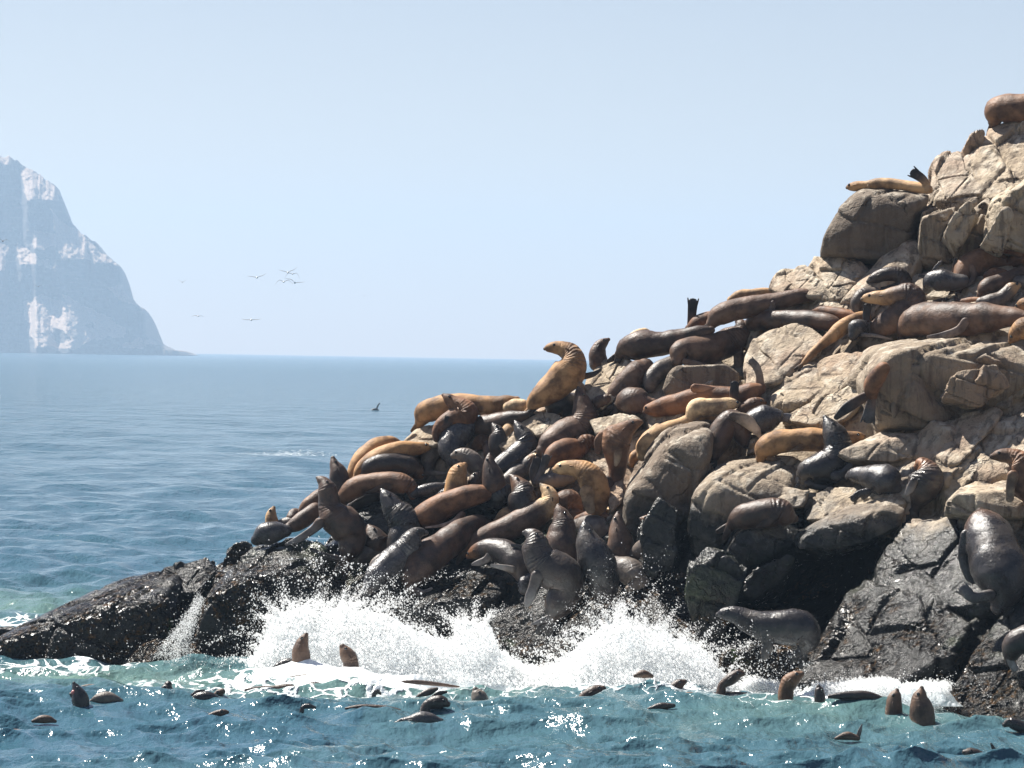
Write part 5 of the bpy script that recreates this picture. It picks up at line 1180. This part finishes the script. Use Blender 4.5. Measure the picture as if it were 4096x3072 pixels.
    sp.append(cloud([(1220, 1350), (1240, 1260), (1330, 1180), (1440, 1180), (1490, 1280), (1480, 1370)], 350, .003, .013, r, (0, .9), 1.5, .8, -.5))
    sp.append(cloud([(1560, 1480), (1550, 1380), (1620, 1340), (1700, 1400), (1760, 1440), (1760, 1490)], 700, .003, .015, r, (0, .9), 1.5, .9, -.5))
    sp.append(cloud([(1740, 1480), (1780, 1440), (1900, 1450), (2040, 1440), (2200, 1500), (2100, 1540)], 350, .003, .013, r, (0, .6), 1.5, .9, -.4))
    C = np.concatenate([a for a, b in sp]); R = np.concatenate([b for a, b in sp])
    foam_obj("sea_spray", "flying drops of spray thrown up in front of the wet rocks", C, R)
build_spray()

# ------------------------------------------------------------------ gulls over the sea
def gull(x, y, span, label, lw, rw, tilt=0.0, Y=260.0, dark=False):
    """x, y, span in sketch units; lw, rw = (mid-wing lift, tip lift) of each wing as a share of the half span"""
    x, y, hs = x * DS, y * DS, span * DS / 2 * Y / F
    root = bpy.data.objects.new("gull", None); COL.objects.link(root)
    root.location = tuple(at(np.array(x), np.array(y), np.array(Y))); root.rotation_euler = (0, tilt, 0)
    tag(root, label, "gull", "gulls over the sea")
    L = hs * .42
    C = np.array([(0, -L, .0), (0, -L * .6, .03 * hs), (0, 0, .0), (0, L * .6, -.02 * hs), (0, L * 1.0, 0)])
    T = cr(np.concatenate([C, np.array([[.02], [.07], [.09], [.055], [.015]]) * hs], 1), 5)
    ring = np.linspace(0, 2 * math.pi, 10, endpoint=False)
    V = T[:, None, :3] + T[:, None, 3:4] * np.stack([np.cos(ring), 0 * ring, np.sin(ring)], -1)[None]
    add_obj("body", mesh_from("body", V.reshape(-1, 3), grid_faces(len(T), 10, True)), M_GULLD if dark else M_GULL, parent=root)
    for sg, (m, tp) in ((-1, lw), (1, rw)):
        W = np.array([(0, 0, 0, .20), (.28, .03, m * .75, .20), (.5, .0, m, .17), (.78, -.07, (m + tp) / 2, .11), (1.0, -.16, tp, .02)])
        q = cr(W, 5); top = []
        for dx, dy, dz, ch in q:
            for a, b in ((-.5, 0), (-.15, .05), (.2, .045), (.5, 0), (.2, -.03), (-.15, -.03)):
                top.append((sg * dx * hs, (dy + a * ch * 1.6) * hs, (dz + b * ch * 3) * hs))
        f = grid_faces(len(q), 6, True)
        add_obj("wing", mesh_from("wing", np.array(top), f if sg > 0 else f[:, ::-1]), M_GULLD, parent=root)
gull(622, 589, 42, "uppermost gull of the loose flock of four, wings in a shallow V", (.15, .30), (.25, .62))
gull(632, 592, 36, "gull with drooped wings just under the uppermost of the flock", (.10, -.55), (.10, -.75))
gull(613, 609, 40, "gull on the flock's lower left, wingtips bent down", (.18, -.35), (.2, -.2))
gull(637, 611, 44, "gull on the flock's lower right, crossing in front with dark wings", (.35, .45), (.05, .12))
gull(555, 600, 42, "pale gull gliding just left of the flock of four", (.10, .18), (.2, .5))
gull(543, 691, 44, "gull gliding flat low over the horizon", (.0, .08), (.03, .12))
gull(428, 683, 30, "faint pale gull low near the cliff's seaward side", (.1, -.1), (.05, -.15), Y=330)
gull(394, 610, 20, "small dark gull banking between the cliff and the flock", (.3, .75), (.3, .7), dark=True)
gull(6, 521, 34, "dark gull at the left frame edge in front of the cliff", (.3, .42), (.2, -.05), dark=True, Y=240)
gull(83, 619, 20, "dark gull with raised wings low in front of the cliff", (.15, .5), (.3, .65), dark=True)
gull(787, 640, 10, "tiny distant gull right of the flock", (.3, .5), (.3, .5), dark=True, Y=500)
